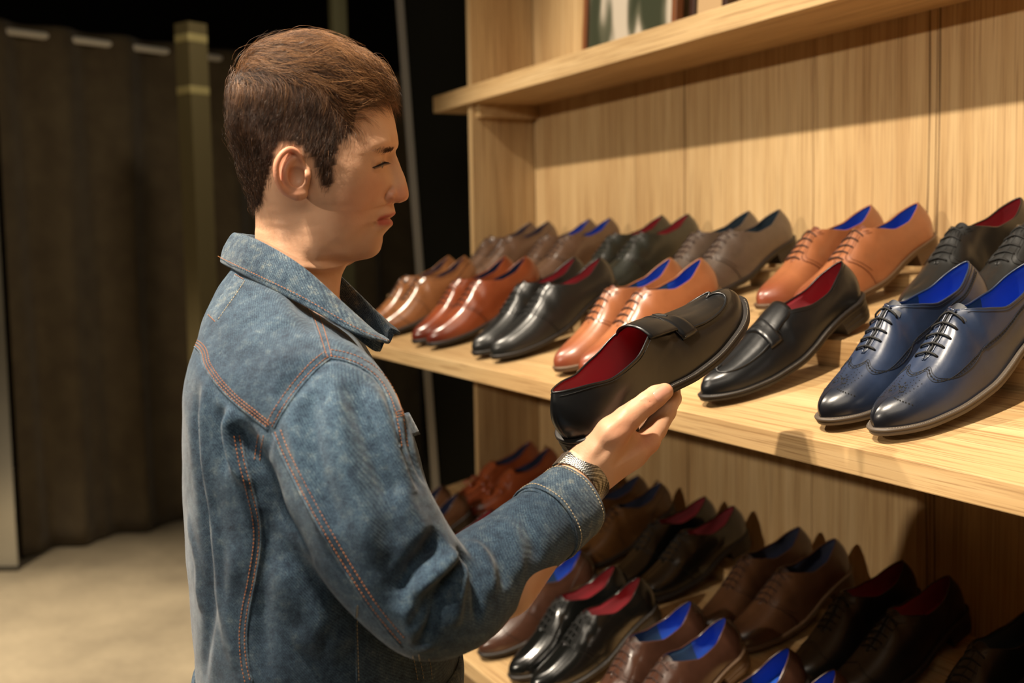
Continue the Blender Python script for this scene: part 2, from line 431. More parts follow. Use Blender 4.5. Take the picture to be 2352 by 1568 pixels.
            bd = [i*nb for i in range(na)]+[(na-1)*nb+j for j in range(1, nb)]+[i*nb+nb-1 for i in range(na-2, -1, -1)]+[j for j in range(nb-2, 0, -1)]
            for i in range(len(bd)): a_, b_ = bd[i], bd[(i+1) % len(bd)]; F.append((a_, b_, b_+n, a_+n))
            return T+Bt, F
        if st == 'loafer':
            out['strap'] = patch(lambda a, b_: .098+.004*a+(.025-.003*a)*b_, lambda a, b_: .999-.60*a, .0034)
            b = MB()
            b.tube(polyS([(1, .109, .88), (1, .111, .999), (-1, .109, .88)], st, m, .0036, 8), .0009, 5)
            for s_ in (1, -1):
                b.tube(polyS([(s_, .1035, .45), (s_, .1115, .438), (s_, .1215, .43)], st, m, .0026, 8), .0004, 4)
            b.tube(polyS([(1, .1245, .5), (1, .1235, .7), (1, .1205, .999), (-1, .1235, .7), (-1, .1245, .5)], st, m, .0033, 8), .0003, 4)
            out['slit'] = (b.v, b.f)
        else:
            b = MB()
            for s_ in (1, -1):
                p0 = SP(s_, .095, .93, st, m, .003); 
                p0 = p0.reshape(3); b.tube([p0, p0+[s_*.004, -.006, .001], p0+[s_*.006, -.013, -.001]], [.0016, .004, .002], 8)
                for q in range(7):
                    p1 = p0+np.array([s_*.006, -.012, -.001]); b.tube([p1, p1+[s_*(.003+.0016*(q-3)), -.010, -.001-.0006*abs(q-3)], p1+[s_*(.004+.003*(q-3)), -.024, -.005]], .0014, 5)
            out['tassel'] = (b.v, b.f)
            b = MB(); b.tube(polyS([(1, .10, .4), (1, .098, .7), (1, .097, .999), (-1, .098, .7), (-1, .10, .4)], st, m, .0015, 8), .0022, 6, flat=.6)
            out['strap'] = (b.v, b.f)
        # tongue flap standing over the throat
        T = []; na, nb = 17, 10
        for lay in (0, -.0022):
            for ib in range(nb):
                bb = ib/(nb-1); y_ = .119+.043*bb; zr = .0665+.019*bb-.004*bb*bb
                for ia in range(na):
                    a = -1+2*ia/(na-1); wd = .0285-.0015*bb
                    rr = 1-.10*max(0, bb-.75)*4*abs(a)**6
                    T.append((wd*a*rr+cen(.12, m), y_, zr+.0036+lay-.0135*abs(a)**2.3))
        n = na*nb; F = []
        for i in range(nb-1):
            for j in range(na-1):
                q = (i*na+j, i*na+j+1, (i+1)*na+j+1, (i+1)*na+j); F += [q, tuple(x+n for x in q[::-1])]
        bd = [j for j in range(na)]+[i*na+na-1 for i in range(1, nb)]+[(nb-1)*na+j for j in range(na-2, -1, -1)]+[i*na for i in range(nb-2, 0, -1)]
        for i in range(len(bd)): a_, b_ = bd[i], bd[(i+1) % len(bd)]; F.append((b_, a_, a_+n, b_+n))
        out['tongue'] = (T, F)
    else:
        # tongue seen in the slit between the facings, with its tip standing over the throat
        b = MB(); T = []; 
        ysl = np.linspace(.092, .151, 16)
        for y_ in ysl:
            wq = .0036*sst(.088, .1, y_)+.0004
            for a in (-1, 0, 1):
                s_ = 1 if a >= 0 else -1
                p = S(s_, yo_for(y_), .999, st, m); T.append((p[0]+a*wq, p[1], p[2]+.0007-.0003*abs(a)))
        F = [(i*3+j, i*3+j+1, (i+1)*3+j+1, (i+1)*3+j) for i in range(15) for j in range(2)]
        n0 = len(T)
        for ib in range(5):
            bb = ib/4
            for ia in range(9):
                a = -1+ia/4; T.append((cen(.15, m)*.6+a*(.017-.002*bb), .149+.013*bb-.002*a*a, .0925-.002+.007*bb-.009*abs(a)**2-.001))
        F += [(n0+i*9+j, n0+i*9+j+1, n0+(i+1)*9+j+1, n0+(i+1)*9+j) for i in range(4) for j in range(8)]
        out['tongue'] = (T, F)
        b = MB(); nb = 5; g = .0042
        for s_ in (1, -1):   # facing edges
            b.tube([S(s_, yo_for(y_), .999, st, m)+np.array([s_*(.0008+.0034*sst(.088, .1, y_)), 0, .0006]) for y_ in np.linspace(.09, .151, 14)], .0011, 6)
        out['facing'] = (b.v, b.f)
        lo, la = [], MB(); b = MB()
        for i in range(nb):
            y_ = .100+.0115*i; u_ = yo_for(y_); kx = .80-.015*i
            c = []
            for q in np.linspace(-1, 1, 11):
                s_ = 1 if q >= 0 else -1; k_ = 1-(1-kx)*abs(q); hh = .0023 if abs(q) < .95 else .0002
                c.append(SP(s_, u_+.0015*q, min(k_, .9995), st, m, hh+.0008*(1-q*q)))
            b.tube(c, .00135, 6)
        for s_ in (1,):
            b.tube([(cen(.12, m)*.6+.0012*math.sin(t*9), y_, float(ridge(np.array(y_), st))+.0012) for t, y_ in enumerate(np.linspace(.100, .148, 9))], .0011, 5)
        out['laces'] = (b.v, b.f)
    if st == 'brogue':
        b = MB()
        def dot(s_, y_, k_, r):
            p = SP(s_, y_, min(k_, .9995), st, m, .00045); n_ = SN(s_, y_, min(k_, .9995), st, m)
            n_ = n_.reshape(3); p = p.reshape(3)
            t1 = np.cross(n_, [0, 1, .1]); t1 /= np.linalg.norm(t1); t2 = np.cross(n_, t1)
            c = [p+r*(math.cos(q)*t1+math.sin(q)*t2) for q in np.linspace(0, 2*math.pi, 8, endpoint=False)]
            b.add(c+[p+n_*.0002], [(i, (i+1) % 8, 8) for i in range(8)])
        for s_ in (1, -1):
            q = catmull([[s_*(1-k_), y_] for y_, k_ in WING], 30)
            P_ = np.array([S(s_, v_[1], min(1-abs(v_[0]), .999), st, m).reshape(3) for v_ in q]); L_ = np.r_[0, np.cumsum(np.linalg.norm(np.diff(P_, axis=0), axis=1))]
            for i, d_ in enumerate(np.arange(.001, L_[-1], .0021)):
                dot(s_, float(np.interp(d_, L_, q[:, 1])), 1-abs(float(np.interp(d_, L_, q[:, 0]))), .00115 if i % 2 == 0 else .00055)
        for i in range(16):       # medallion on the toe
            a = i*2*math.pi/16; dot(1 if math.cos(a) >= 0 else -1, .026+.008*math.sin(a), 1-abs(math.cos(a))*.2, .0008 if i % 2 else .0012)
        for s_ in (1, -1):
            dot(s_, .026, .97, .0016)
            for rr_ in range(3):
                for j in range(7): dot(s_, .018+.006*j, .93-.10*rr_-.012*j, .0006)
            for j in range(8): dot(s_, .012+.003*j, .75-.09*j*.6, .0009)
        out['perforations'] = (b.v, b.f)
    if st in ('brogue', 'loafer'):
        b = MB(); tot = 92
        for s_ in (1, -1):
            for j in range(tot):
                y_ = .004+(.20)*j/tot
                e = .0024
                p = np.array([cen(y_, m)+s_*(hw(y_)+e), y_, zb(y_)+.0088]); q_ = y_+.0013
                p2 = np.array([cen(q_, m)+s_*(hw(q_)+e), q_, zb(q_)+.0088]); b.tube([p, p2], .00038, 4)
        out['welt_stitching'] = (b.v, b.f)
    return out
LEATH = {}
def leather(name, col, rough=.32, coat=.35, toe=None, mottle=.25):
    if name in LEATH: return LEATH[name]
    m, nt, b = new_mat('leather_'+name); v = coords(nt)
    f = noise(nt, v, 22, 5, .6); f2 = noise(nt, v, 900, 2)
    d = tuple(c*(1-mottle) for c in col[:3])+(1,); l_ = tuple(min(1, c*(1+mottle)) for c in col[:3])+(1,)
    c = ramp(nt, f, [(.3, d), (.7, l_)])
    if toe:
        sp = node(nt, 'ShaderNodeSeparateXYZ'); nt.links.new(v, sp.inputs[0])
        mr = node(nt, 'ShaderNodeMapRange'); mr.inputs[1].default_value = .01; mr.inputs[2].default_value = .07; nt.links.new(sp.outputs[1], mr.inputs[0])
        c = mix(nt, mr.outputs[0], toe, c)
    nt.links.new(c, b.inputs['Base Color']); sv(b, Roughness=rough, Coat_Weight=coat, Coat_Roughness=.22)
    f3 = noise(nt, v, 60, 3); n1 = bump(nt, b, f3, .12, .002); bump(nt, b, f2, .12, .0003, n1)
    LEATH[name] = m; return m
def velvet(name, col):
    m, nt, b = new_mat('lining_'+name); sv(b, Base_Color=col, Roughness=.85, Sheen_Weight=.3); return m
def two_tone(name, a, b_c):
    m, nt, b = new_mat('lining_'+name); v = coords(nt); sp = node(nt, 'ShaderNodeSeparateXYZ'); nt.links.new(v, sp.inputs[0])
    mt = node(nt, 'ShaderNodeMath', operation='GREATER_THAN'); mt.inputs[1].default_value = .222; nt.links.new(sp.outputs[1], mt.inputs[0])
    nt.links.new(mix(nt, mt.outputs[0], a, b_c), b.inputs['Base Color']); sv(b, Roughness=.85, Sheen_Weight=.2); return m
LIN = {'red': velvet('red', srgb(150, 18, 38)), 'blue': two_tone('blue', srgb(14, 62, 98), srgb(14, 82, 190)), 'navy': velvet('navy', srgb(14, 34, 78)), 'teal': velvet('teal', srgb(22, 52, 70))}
COLS = {
 'black': leather('black', srgb(17, 18, 20), .34, .2), 'black_matt': leather('black_matt', srgb(30, 30, 29), .36, .35),
 'patent': leather('patent', srgb(14, 15, 14), .10, 1.0, None, .1), 'navy': leather('navy', srgb(36, 48, 72), .33, .4, srgb(18, 20, 26)),
 'tan': leather('tan', srgb(158, 98, 62), .36, .3, srgb(128, 64, 42), .14), 'cognac': leather('cognac', srgb(148, 74, 42), .28, .5, srgb(96, 36, 24), .18),
 'mid_brown': leather('mid_brown', srgb(148, 98, 62), .26, .5, srgb(110, 60, 36), .18), 'bronze': leather('bronze', srgb(100, 76, 60), .24, .6),
 'grey_brown': leather('grey_brown', srgb(88, 74, 64), .34, .4), 'dark_brown': leather('dark_brown', srgb(70, 45, 34), .26, .6),
 'oxblood': leather('oxblood', srgb(80, 38, 30), .3, .5), 'chestnut': leather('chestnut', srgb(84, 56, 38), .30, .5, srgb(50, 30, 22)), 'camo': leather('camo', srgb(38, 39, 32), .32, .5, None, .5),
 'ochre_brown': leather('ochre_brown', srgb(88, 58, 30), .28, .5)}
SOLE = {'dark': simple('sole_dark', srgb(34, 29, 26), .5), 'brown': simple('sole_brown', srgb(92, 70, 50), .5), 'grey': simple('sole_grey', srgb(84, 74, 64), .5), 'tanned': simple('sole_tan', srgb(120, 92, 62), .5)}
LACE = {'black': simple('lace_black', srgb(18, 18, 18), .7), 'brown': simple('lace_brown', srgb(48, 26, 18), .7)}
DOT = simple('punched_hole', srgb(8, 8, 8), .9); STI = simple('thread_grey', srgb(140, 132, 118), .7)
MCACHE = {}
LINE_MAT = {}
def seam_mat(col):
    if col not in LINE_MAT:
        bc = {'black': (16, 16, 16), 'black_matt': (18, 18, 18), 'patent': (8, 8, 8), 'navy': (20, 26, 38), 'tan': (104, 52, 28), 'cognac': (88, 40, 24)}.get(col, (44, 28, 20))
        LINE_MAT[col] = simple('seam_'+col, srgb(*bc), .5)
    return LINE_MAT[col]
def get_mesh(st, m):
    if (st, m) not in MCACHE:
        d = shoe_meshes(st, m); dd = {}
        for nm, (v, f) in d.items():
            if not len(v) or not len(f): continue
            me = bpy.data.meshes.new(nm); me.from_pydata([tuple(map(float, q)) for q in v], [], [tuple(map(int, q)) for q in f]); me.update()
            bm = bmesh.new(); bm.from_mesh(me)
            if nm in ('upper', 'lining', 'sole'): bmesh.ops.remove_doubles(bm, verts=bm.verts, dist=2e-5)
            if nm in ('upper', 'sole', 'heel', 'strap', 'tongue', 'seam'): bmesh.ops.recalc_face_normals(bm, faces=bm.faces)
            bm.to_mesh(me); bm.free()
            me.polygons.foreach_set('use_smooth', [nm not in ('heel',)]*len(me.polygons)); me.materials.append(None); dd[nm] = me
        MCACHE[(st, m)] = dd
    return MCACHE[(st, m)]
def shoe(st, m, col, lining, sole='dark', lace='black', label=None, group=None, scale=1.0, lining_front=None):
    nm = {'derby': 'derby_shoe', 'oxford': 'oxford_shoe', 'brogue': 'brogue_shoe', 'loafer': 'loafer', 'tassel': 'tassel_loafer'}[st]
    r = empty(nm); tag(r, label, 'shoe', group); r.scale = (scale,)*3
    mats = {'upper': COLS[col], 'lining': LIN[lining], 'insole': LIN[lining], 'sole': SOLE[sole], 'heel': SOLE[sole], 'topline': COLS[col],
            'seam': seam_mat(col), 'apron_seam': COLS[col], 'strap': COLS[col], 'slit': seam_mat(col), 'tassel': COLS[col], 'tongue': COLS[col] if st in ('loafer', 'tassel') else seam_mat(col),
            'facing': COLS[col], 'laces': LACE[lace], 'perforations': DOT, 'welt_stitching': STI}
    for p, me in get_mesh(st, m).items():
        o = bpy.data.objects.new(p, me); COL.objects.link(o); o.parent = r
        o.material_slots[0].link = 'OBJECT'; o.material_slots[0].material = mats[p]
        if p == 'perforations' or p == 'welt_stitching': o['kind'] = 'stuff'
        if p == 'lining': o['label'] = {'red': 'crimson', 'blue': 'bright blue', 'navy': 'dark navy', 'teal': 'dark teal'}[lining]+' lining'
    return r
TILT = math.radians(24)
PAIRS = [  # shelf, row (0 front, 1 back), X centre, style, leather, lining, sole, lace, spacing, label words
 (0, 0, -2.625, 'oxford', 'mid_brown', 'navy', 'dark', 'brown', .094, 'glossy light brown oxford, leftmost pair of middle shelf front row'),
 (0, 0, -2.295, 'derby', 'cognac', 'navy', 'dark', 'brown', .094, 'reddish brown navy-lined derby, second pair of middle front row'),
 (0, 0, -1.975, 'derby', 'black_matt', 'red', 'dark', 'black', .096, 'black crimson-lined derby, third pair of middle front row'),
 (0, 0, -1.640, 'derby', 'tan', 'blue', 'brown', 'brown', .096, 'orange tan blue-lined derby directly behind the held loafer'),
 (0, 0, -.985, 'brogue', 'navy', 'blue', 'grey', 'black', .098, 'navy wingtip brogue with punched toe on middle shelf'),
 (0, 1, -2.720, 'oxford', 'bronze', 'navy', 'dark', 'brown', .100, 'dark bronze lace-up, leftmost pair of middle shelf back row'),
 (0, 1, -2.400, 'derby', 'bronze', 'blue', 'dark', 'brown', .103, 'shiny bronze blue-lined derby, second pair of middle back row'),
 (0, 1, -2.087, 'derby', 'camo', 'red', 'dark', 'black', .100, 'olive black crimson-lined derby, third pair of middle back row'),
 (0, 1, -1.776, 'derby', 'grey_brown', 'teal', 'dark', 'brown', .097, 'matt grey brown derby with teal lining, middle back row'),
 (0, 1, -1.441, 'derby', 'tan', 'blue', 'brown', 'brown', .103, 'bright tan blue-lined derby behind the standing black loafer'),
 (0, 1, -1.130, 'derby', 'black_matt', 'red', 'dark', 'black', .103, 'black crimson-lined derby at right edge behind the navy brogues'),
 (1, 0, -2.700, 'loafer', 'chestnut', 'navy', 'dark', 'brown', .098, 'brown slip-on with pale blue rim behind the sleeve'),
 (1, 0, -2.400, 'loafer', 'oxblood', 'red', 'dark', 'brown', .098, 'red-lined slip-on showing above the forearm, lower front row'),
 (1, 0, -2.060, 'oxford', 'dark_brown', 'blue', 'dark', 'brown', .094, 'dark brown cap-toe oxford just below the forearm'),
 (1, 0, -1.838, 'derby', 'patent', 'red', 'dark', 'black', .090, 'black patent derby with bright crimson lining, lower front row'),
 (1, 0, -1.575, 'derby', 'dark_brown', 'blue', 'brown', 'brown', .094, 'brown lace-up with bright blue lining at bottom centre'),
 (1, 0, -1.315, 'loafer', 'dark_brown', 'blue', 'dark', 'brown', .094, 'brown shoe showing only its blue collar at bottom edge'),
 (1, 1, -2.740, 'tassel', 'cognac', 'navy', 'dark', 'brown', .115, 'cognac tassel loafer under the wrist, lower back row'),
 (1, 1, -2.440, 'loafer', 'oxblood', 'red', 'dark', 'brown', .095, 'dark red slip-on hidden behind the wristwatch, lower back row'),
 (1, 1, -2.190, 'oxford', 'ochre_brown', 'navy', 'dark', 'brown', .095, 'ochre brown navy-lined oxford right of the denim cuff'),
 (1, 1, -1.927, 'derby', 'patent', 'red', 'dark', 'black', .097, 'black patent derby with shaded red lining, lower back row'),
 (1, 1, -1.620, 'derby', 'chestnut', 'navy', 'brown', 'brown', .095, 'brown navy-lined derby with glossy vamp, lower back row'),
 (1, 1, -1.360, 'oxford', 'black_matt', 'red', 'dark', 'black', .105, 'black cap-toe oxford with dark red lining at lower right'),
 (1, 1, -1.085, 'derby', 'black_matt', 'teal', 'dark', 'black', .100, 'black lace-up with dark teal lining at bottom right corner'),
]
SZ = [1.3615, .755]
def place(r, X, sh, row, yaw=0, dz=0):
    r.location = (X, .925+.272*row, SZ[sh]+.0042+.103*row+dz); r.rotation_euler = (TILT-math.radians(4.2)*row, 0, yaw)
for sh, row, X, st, c, li, so, la, spc, lab in PAIRS:
    spc = max(spc, .097)
    for sgn in (-1, 1):
        r = shoe(st, -sgn, c, li, so, la, lab+', '+('left' if sgn < 0 else 'right')+' shoe', 'shoes in pairs on the display shelves')
        place(r, X+sgn*spc/2, sh, row, random.uniform(-.03, .03))
r = shoe('loafer', -1, 'black', 'red', 'dark', 'black', 'single black penny loafer with crimson lining standing on the middle shelf')
place(r, -1.258, 0, 0, -.02)
# ------------------------------------------------------------ distance-field modelling
def surface_nets(fn, lo, hi, h):
    lo = np.array(lo, float); hi = np.array(hi, float)
    n = np.ceil((hi-lo)/h).astype(int)+1
    ax = [lo[i]+h*np.arange(n[i]) for i in range(3)]
    G = np.empty(tuple(n), np.float32)
    for i in range(n[0]):      # slab by slab
        Y, Z = np.meshgrid(ax[1], ax[2], indexing='ij'); P = np.stack([np.full_like(Y, ax[0][i]), Y, Z], -1).reshape(-1, 3)
        G[i] = fn(P).reshape(n[1], n[2])
    s = G < 0
    c = [s[a:n[0]-1+a, b_:n[1]-1+b_, d:n[2]-1+d] for a in (0, 1) for b_ in (0, 1) for d in (0, 1)]
    cnt = sum(x.astype(np.int8) for x in c); mixd = (cnt > 0) & (cnt < 8)
    I = np.argwhere(mixd); idx = -np.ones(mixd.shape, np.int64); idx[mixd] = np.arange(len(I))
    acc = np.zeros((len(I), 3)); num = np.zeros(len(I))
    corners = [(a, b_, d) for a in (0, 1) for b_ in (0, 1) for d in (0, 1)]
    val = {q: G[I[:, 0]+q[0], I[:, 1]+q[1], I[:, 2]+q[2]] for q in corners}
    for q in corners:
        for k in range(3):
            if q[k] == 0:
                q2 = tuple(1 if j == k else q[j] for j in range(3)); a, b_ = val[q], val[q2]; m_ = (a < 0) != (b_ < 0)
                t = np.where(m_, a/np.where(a == b_, 1, a-b_), 0)
                p = np.tile(np.array(q, float), (len(I), 1)); p[:, k] += t
                acc[m_] += p[m_]; num[m_] += 1
    V = lo+h*(I+acc/num[:, None]); F = []
    for k in range(3):
        sl0 = [slice(0, n[j]) for j in range(3)]; sl1 = list(sl0); sl0[k] = slice(0, n[k]-1); sl1[k] = slice(1, n[k])
        a, b_ = s[tuple(sl0)], s[tuple(sl1)]; E = np.argwhere(a != b_)
        u, v = (k+1) % 3, (k+2) % 3
        ok = (E[:, u] > 0) & (E[:, v] > 0) & (E[:, u] < n[u]-1) & (E[:, v] < n[v]-1); E = E[ok]
        ins = a[E[:, 0], E[:, 1], E[:, 2]]
        def cell(du, dv):
            Q = E.copy(); Q[:, u] += du; Q[:, v] += dv; return idx[Q[:, 0], Q[:, 1], Q[:, 2]]
        q = np.stack([cell(-1, -1), cell(0, -1), cell(0, 0), cell(-1, 0)], 1)
        q[~ins] = q[~ins][:, ::-1]; F.append(q)
    return V, np.concatenate(F)
def relax(V, F, it=2, lam=.5):
    V = V.copy(); e = np.concatenate([F[:, [0, 1]], F[:, [1, 2]], F[:, [2, 3]], F[:, [3, 0]]]); e = np.concatenate([e, e[:, ::-1]])
    deg = np.bincount(e[:, 0], minlength=len(V)).astype(float)
    for _ in range(it):
        for L_ in (lam, -lam*.96 if it > 3 else lam):
            A = np.stack([np.bincount(e[:, 0], V[e[:, 1], k], len(V)) for k in range(3)], 1)/np.maximum(deg, 1)[:, None]
            V += L_*(A-V)*(deg > 0)[:, None]
    return V
def vnormals(V, F):
    n = np.cross(V[F[:, 2]]-V[F[:, 0]], V[F[:, 3]]-V[F[:, 1]]); N = np.zeros_like(V)
    for k in range(4): np.add.at(N, F[:, k], n)
    return N/np.maximum(np.linalg.norm(N, axis=1), 1e-12)[:, None]
def smin(a, b, k):
    h = np.clip(.5+.5*(b-a)/k, 0, 1); return b*(1-h)+a*h-k*h*(1-h)
def caps(P, a, b, ra, rb):
    a = np.array(a, float); b = np.array(b, float); ab = b-a; t = np.clip((P-a)@ab/(ab@ab+1e-12), 0, 1)
    return np.linalg.norm(P-a-t[:, None]*ab, axis=1)-(ra+(rb-ra)*t)
def chain(P, pts, rs, k=.004):
    d = None
    for i in range(len(pts)-1):
        c = caps(P, pts[i], pts[i+1], rs[i], rs[i+1]); d = c if d is None else smin(d, c, k)
    return d
def ellip(P, c, ax, r):
    q = (P-np.array(c))@np.array(ax).T/np.array(r); l_ = np.linalg.norm(q, axis=1); g = np.linalg.norm(q/np.array(r), axis=1)
    return l_*(l_-1)/np.maximum(g, 1e-9)
def catmull_(P, n):
    P = np.array(P, float); P = np.vstack([2*P[0]-P[1], P, 2*P[-1]-P[-2]]); out = []
    for i in range(1, len(P)-2):
        t = np.linspace(0, 1, n, endpoint=False)[:, None]; a, b_, c, d = P[i-1:i+3]
        out.append(.5*(2*b_+(c-a)*t+(2*a-5*b_+4*c-d)*t*t+(3*b_-a-3*c+d)*t**3))
    out.append(P[-2][None]); return np.vstack(out)
def seg_dist(V, L_):
    best = np.full(len(V), 1e9); bt = np.zeros(len(V))
    n = len(L_)-1
    for i in range(n):
        ab = L_[i+1]-L_[i]; t = np.clip((V-L_[i])@ab/(ab@ab+1e-12), 0, 1); d = np.linalg.norm(V-L_[i]-t[:, None]*ab, axis=1)
        m_ = d < best; best[m_] = d[m_]; bt[m_] = (i+t[m_])/n
    return best, bt
def stroke(V, N, line, width, depth, ends=True, sub=6):
    L_ = catmull(line, sub); lo = L_.min(0)-width*3; hi = L_.max(0)+width*3
    m_ = np.where(((V > lo) & (V < hi)).all(1))[0]
    if not len(m_): return V
    d, t = seg_dist(V[m_], L_); g = np.exp(-(d/width)**2)
    if ends: g = g*np.clip(np.minimum(t, 1-t)*5, 0, 1)**.7
    V[m_] += N[m_]*(depth*g)[:, None]; return V
# ------------------------------------------------------------ person
HD = 1.17
O = at(697, 784, HD)
Rh = np.array([CR[0], CR[1], 0]); Rh /= np.linalg.norm(Rh)          # profile facing direction
Vh = np.array([-Rh[1], Rh[0], 0]); 
if Vh @ CF < 0: Vh = -Vh
Sh = -Vh                                                             # the man's right, towards the viewer
def hl(p): p = np.asarray(p)-np.array([O[0], O[1], 0]); return np.stack([p@Rh, p[..., 2], p@Sh], -1)      # world -> head frame (forward, up, side)
def hw_(q): q = np.asarray(q, float); return np.array([O[0], O[1], 0])+q[..., 0:1]*Rh+q[..., 2:3]*Sh+q[..., 1:2]*np.array([0, 0, 1.])
person = empty('person', (O[0], O[1], 0)); PW = person
tag(person, 'young man in a faded denim jacket, in profile, studying a loafer in his right hand', 'person')
def pchild(name, V, F, mats, parent=None, smooth=True):
    base = np.array([O[0], O[1], 0]); return mesh_obj(name, np.asarray(V)-base, F, mats, parent or person, smooth)
# --- head
def mid(px, py, w=0.0):
    """point that shows at (px,py) and lies w metres to the side of the mid plane"""
    r = ray(px, py); d0 = HD-w
    for _ in range(4):
        q = hl(CAMP+r*d0); d0 += (q[2]-w)/(r@Vh)
    q = hl(CAMP+r*d0); q[2] = w; return q
FE = [  # brow .. under the chin: F, 11 interior (x,y,mm), B
 [(914,325),(911,326,10),(903,328,20),(893,330,31),(878,334,41),(858,337,49),(830,340,56.5),(795,342,63),(745,345,69.5),(675,350,75),(605,350,69),(562,345,42),(541,338)],
 [(908,347),(906,348,5),(900,350,9.5),(889,352,18),(880,356,31),(862,358,45.5),(835,360,55.5),(800,360,63),(748,362,69),(672,368,73),(606,368,67),(568,365,40),(549,360)],
 [(914.5,367),(912,368,5),(904,369,8.5),(889,371,14.5),(880,375,30),(860,379,43.5),(838,380,54.5),(805,380,63),(750,382,68.5),(670,388,71),(608,388,65),(573,385,38),(556,382)],
 [(921,385),(919,386,5),(911,387,9),(894,390,16),(881,393,31),(860,396,44),(838,398,54.5),(805,400,62.5),(752,402,66.5),(670,408,69),(611,408,63),(579,405,36),(563,402)],
 [(930,408),(928,409,6),(918,411,11),(902,413,16),(884,416,29.5),(862,420,42.5),(838,424,53),(806,426,60.8),(754,428,65),(672,432,66),(615,432,60),(586,430,34),(572,426)],
 [(937,440),(935,441,8),(925,443,13),(905,446,17.5),(882,448,25),(860,452,39),(835,456,49.5),(803,458,58),(755,458,63),(675,462,62),(625,460,56),(597,457,32),(580,452)],
 [(935,456),(932,457,7),(922,458,12),(902,459,17),(878,462,26),(856,466,38),(832,470,48.5),(801,472,56),(755,472,61),(678,475,60),(630,473,54),(601,471,31),(583,466)],
 [(919,464.5),(916,465,6),(908,466,10),(894,467,15),(874,472,26),(852,476,37),(830,480,47.5),(799,483,55),(755,484,60),(680,486,58),(632,485,52),(603,482,30),(585,477)],
 [(904,465),(902,467,5),(896,469,10),(886,472,17),(868,478,26.5),(849,484,36.5),(827,489,46.5),(797,493,54),(753,495,59),(682,496,57),(634,494,50),(604,491,29),(586,486)],
 [(907,486),(905,487,5),(901,488,10),(892,489,17),(872,492,25.5),(850,497,35),(826,502,45),(795,506,53),(751,508,58),(684,507,56),(636,504,49),(605,500,28),(587,495)],
 [(897.5,501),(896,501,6),(892,501,12),(883,502,18),(869,506,24),(850,510,34),(825,515,44),(793,520,52),(749,520,57),(685,518,55),(637,514,49),(605,509,28),(587,504)],
 [(899.5,511),(898,512,6),(894,512,12),(884,512,17),(867,514,23.5),(847,520,33),(822,527,43),(790,532,51),(746,532,56),(686,529,54.5),(638,524,48),(605,518,28),(587,513)],
 [(893,523),(892,523,6),(888,523,12),(879,524,18),(863,526,25),(844,531,33),(818,539,42),(786,545,50),(742,544,55),(686,540,54),(638,534,48),(605,527,28),(587,522)],
 [(878,540),(877,540,6),(874,540,13),(868,540,20),(857,541,27),(838,545,33.5),(813,553,41),(780,559,48),(737,557,54),(686,551,54),(638,544,48),(604,536,28),(586,532)],
 [(875.5,557),(874,557,7),(871,557,14),(864,558,21),(852,560,27),(833,563,33),(806,569,40),(772,573,46),(732,569,53),(686,561,54),(638,554,48),(604,545,28),(586,542)],
 [(869,576),(868,577,7),(865,577,13),(858,578,19),(846,580,25),(826,581,31),(798,583,38),(764,584,45),(727,580,51.5),(686,572,54),(638,564,48.5),(604,555,28),(586,552)],
 [(853,590),(852,591,6),(849,591,12),(842,592,17),(830,594,22),(812,594,28),(787,593,35.5),(756,592,43),(722,590,50),(686,583,54),(638,575,49),(604,566,29),(586,562)],
 [(825,597.5),(824,598,6),(821,598,11),(815,599,16),(805,599,21),(792,600,27),(772,600,34),(746,600,42),(718,600,49.5),(686,597,54.5),(638,588,50),(604,578,30),(586,572)],
 [(804,596),(803,598,8),(800,602,14),(795,606,20),(787,610,27),(777,613,33),(762,616,39),(742,618,45),(716,618,51),(684,614,55.5),(637,604,51),(603,592,31),(585,585)],
]
TT = np.array([0, .009, .030, .058, .098, .15, .225, .32, .453, .64, .83, .945, 1])
SKW = np.interp(TT, [0, .012, .035, .07, .12, .19, .28, .38, .5, .62, .75, .87, .95, 1], [0, .17, .31, .455, .585, .70, .81, .90, .97, 1, .96, .82, .55, 0])
ELW = np.sqrt(np.clip(1-(1-2*TT)**2, 0, 1))
def genrow(Fp, Bp, W, prof):
    a, b_ = mid(*Fp), mid(*Bp); r = []
    for t, s_ in zip(TT, prof):
        q = a+(b_-a)*t; q[2] = W*s_/1000; r.append(q)
    return r
rows = [genrow((712, 96), (698, 96), 3, ELW)]
for Fp, Bp, W in [((748,101),(662,101),24), ((795,117),(612,121),46), ((838,145),(574,157),61), ((870,180),(552,195),70), ((889,216),(544,230),74), ((900,250),(539,265),76), ((909,288),(538,303),76)]:
    a = np.clip((W-20)/55, 0, 1); rows.append(genrow(Fp, Bp, W, ELW*(1-a)+SKW*a))
for r in FE:
    rows.append([mid(*r[0])]+[mid(x, y, w/1000) for x, y, w in r[1:-1]]+[mid(*r[-1])])
NKW = np.array([0, 8, 14, 20, 27, 33, 39, 45, 51, 55.5, 51, 31, 0])/57
for Fp, Bp, W, mx in [((789,622),(581,605),57.5,0), ((781,650),(575,632),59,.35), ((776,720),(562,700),62,1), ((776,800),(560,800),68,1)]:
    rows.append(genrow(Fp, Bp, W, ELW*mx+NKW*(1-mx)))
CG = np.array(rows)                                   # rows x 13 x 3
nr = len(rows)
def cat1(A, n):
    A = np.concatenate([2*A[:1]-A[1:2], A, 2*A[-1:]-A[-2:-1]]); out = []
    for i in range(1, len(A)-2):
        for t in np.linspace(0, 1, n, endpoint=False):
            a, b_, c, d = A[i-1], A[i], A[i+1], A[i+2]; out.append(.5*(2*b_+(c-a)*t+(2*a-5*b_+4*c-d)*t*t+(3*b_-a-3*c+d)*t**3))
    out.append(A[-2]); return np.array(out)
full = np.concatenate([CG, CG[:, -2:0:-1]*np.array([1, 1, -1])], 1)      # closed ring of 24
NS = 7
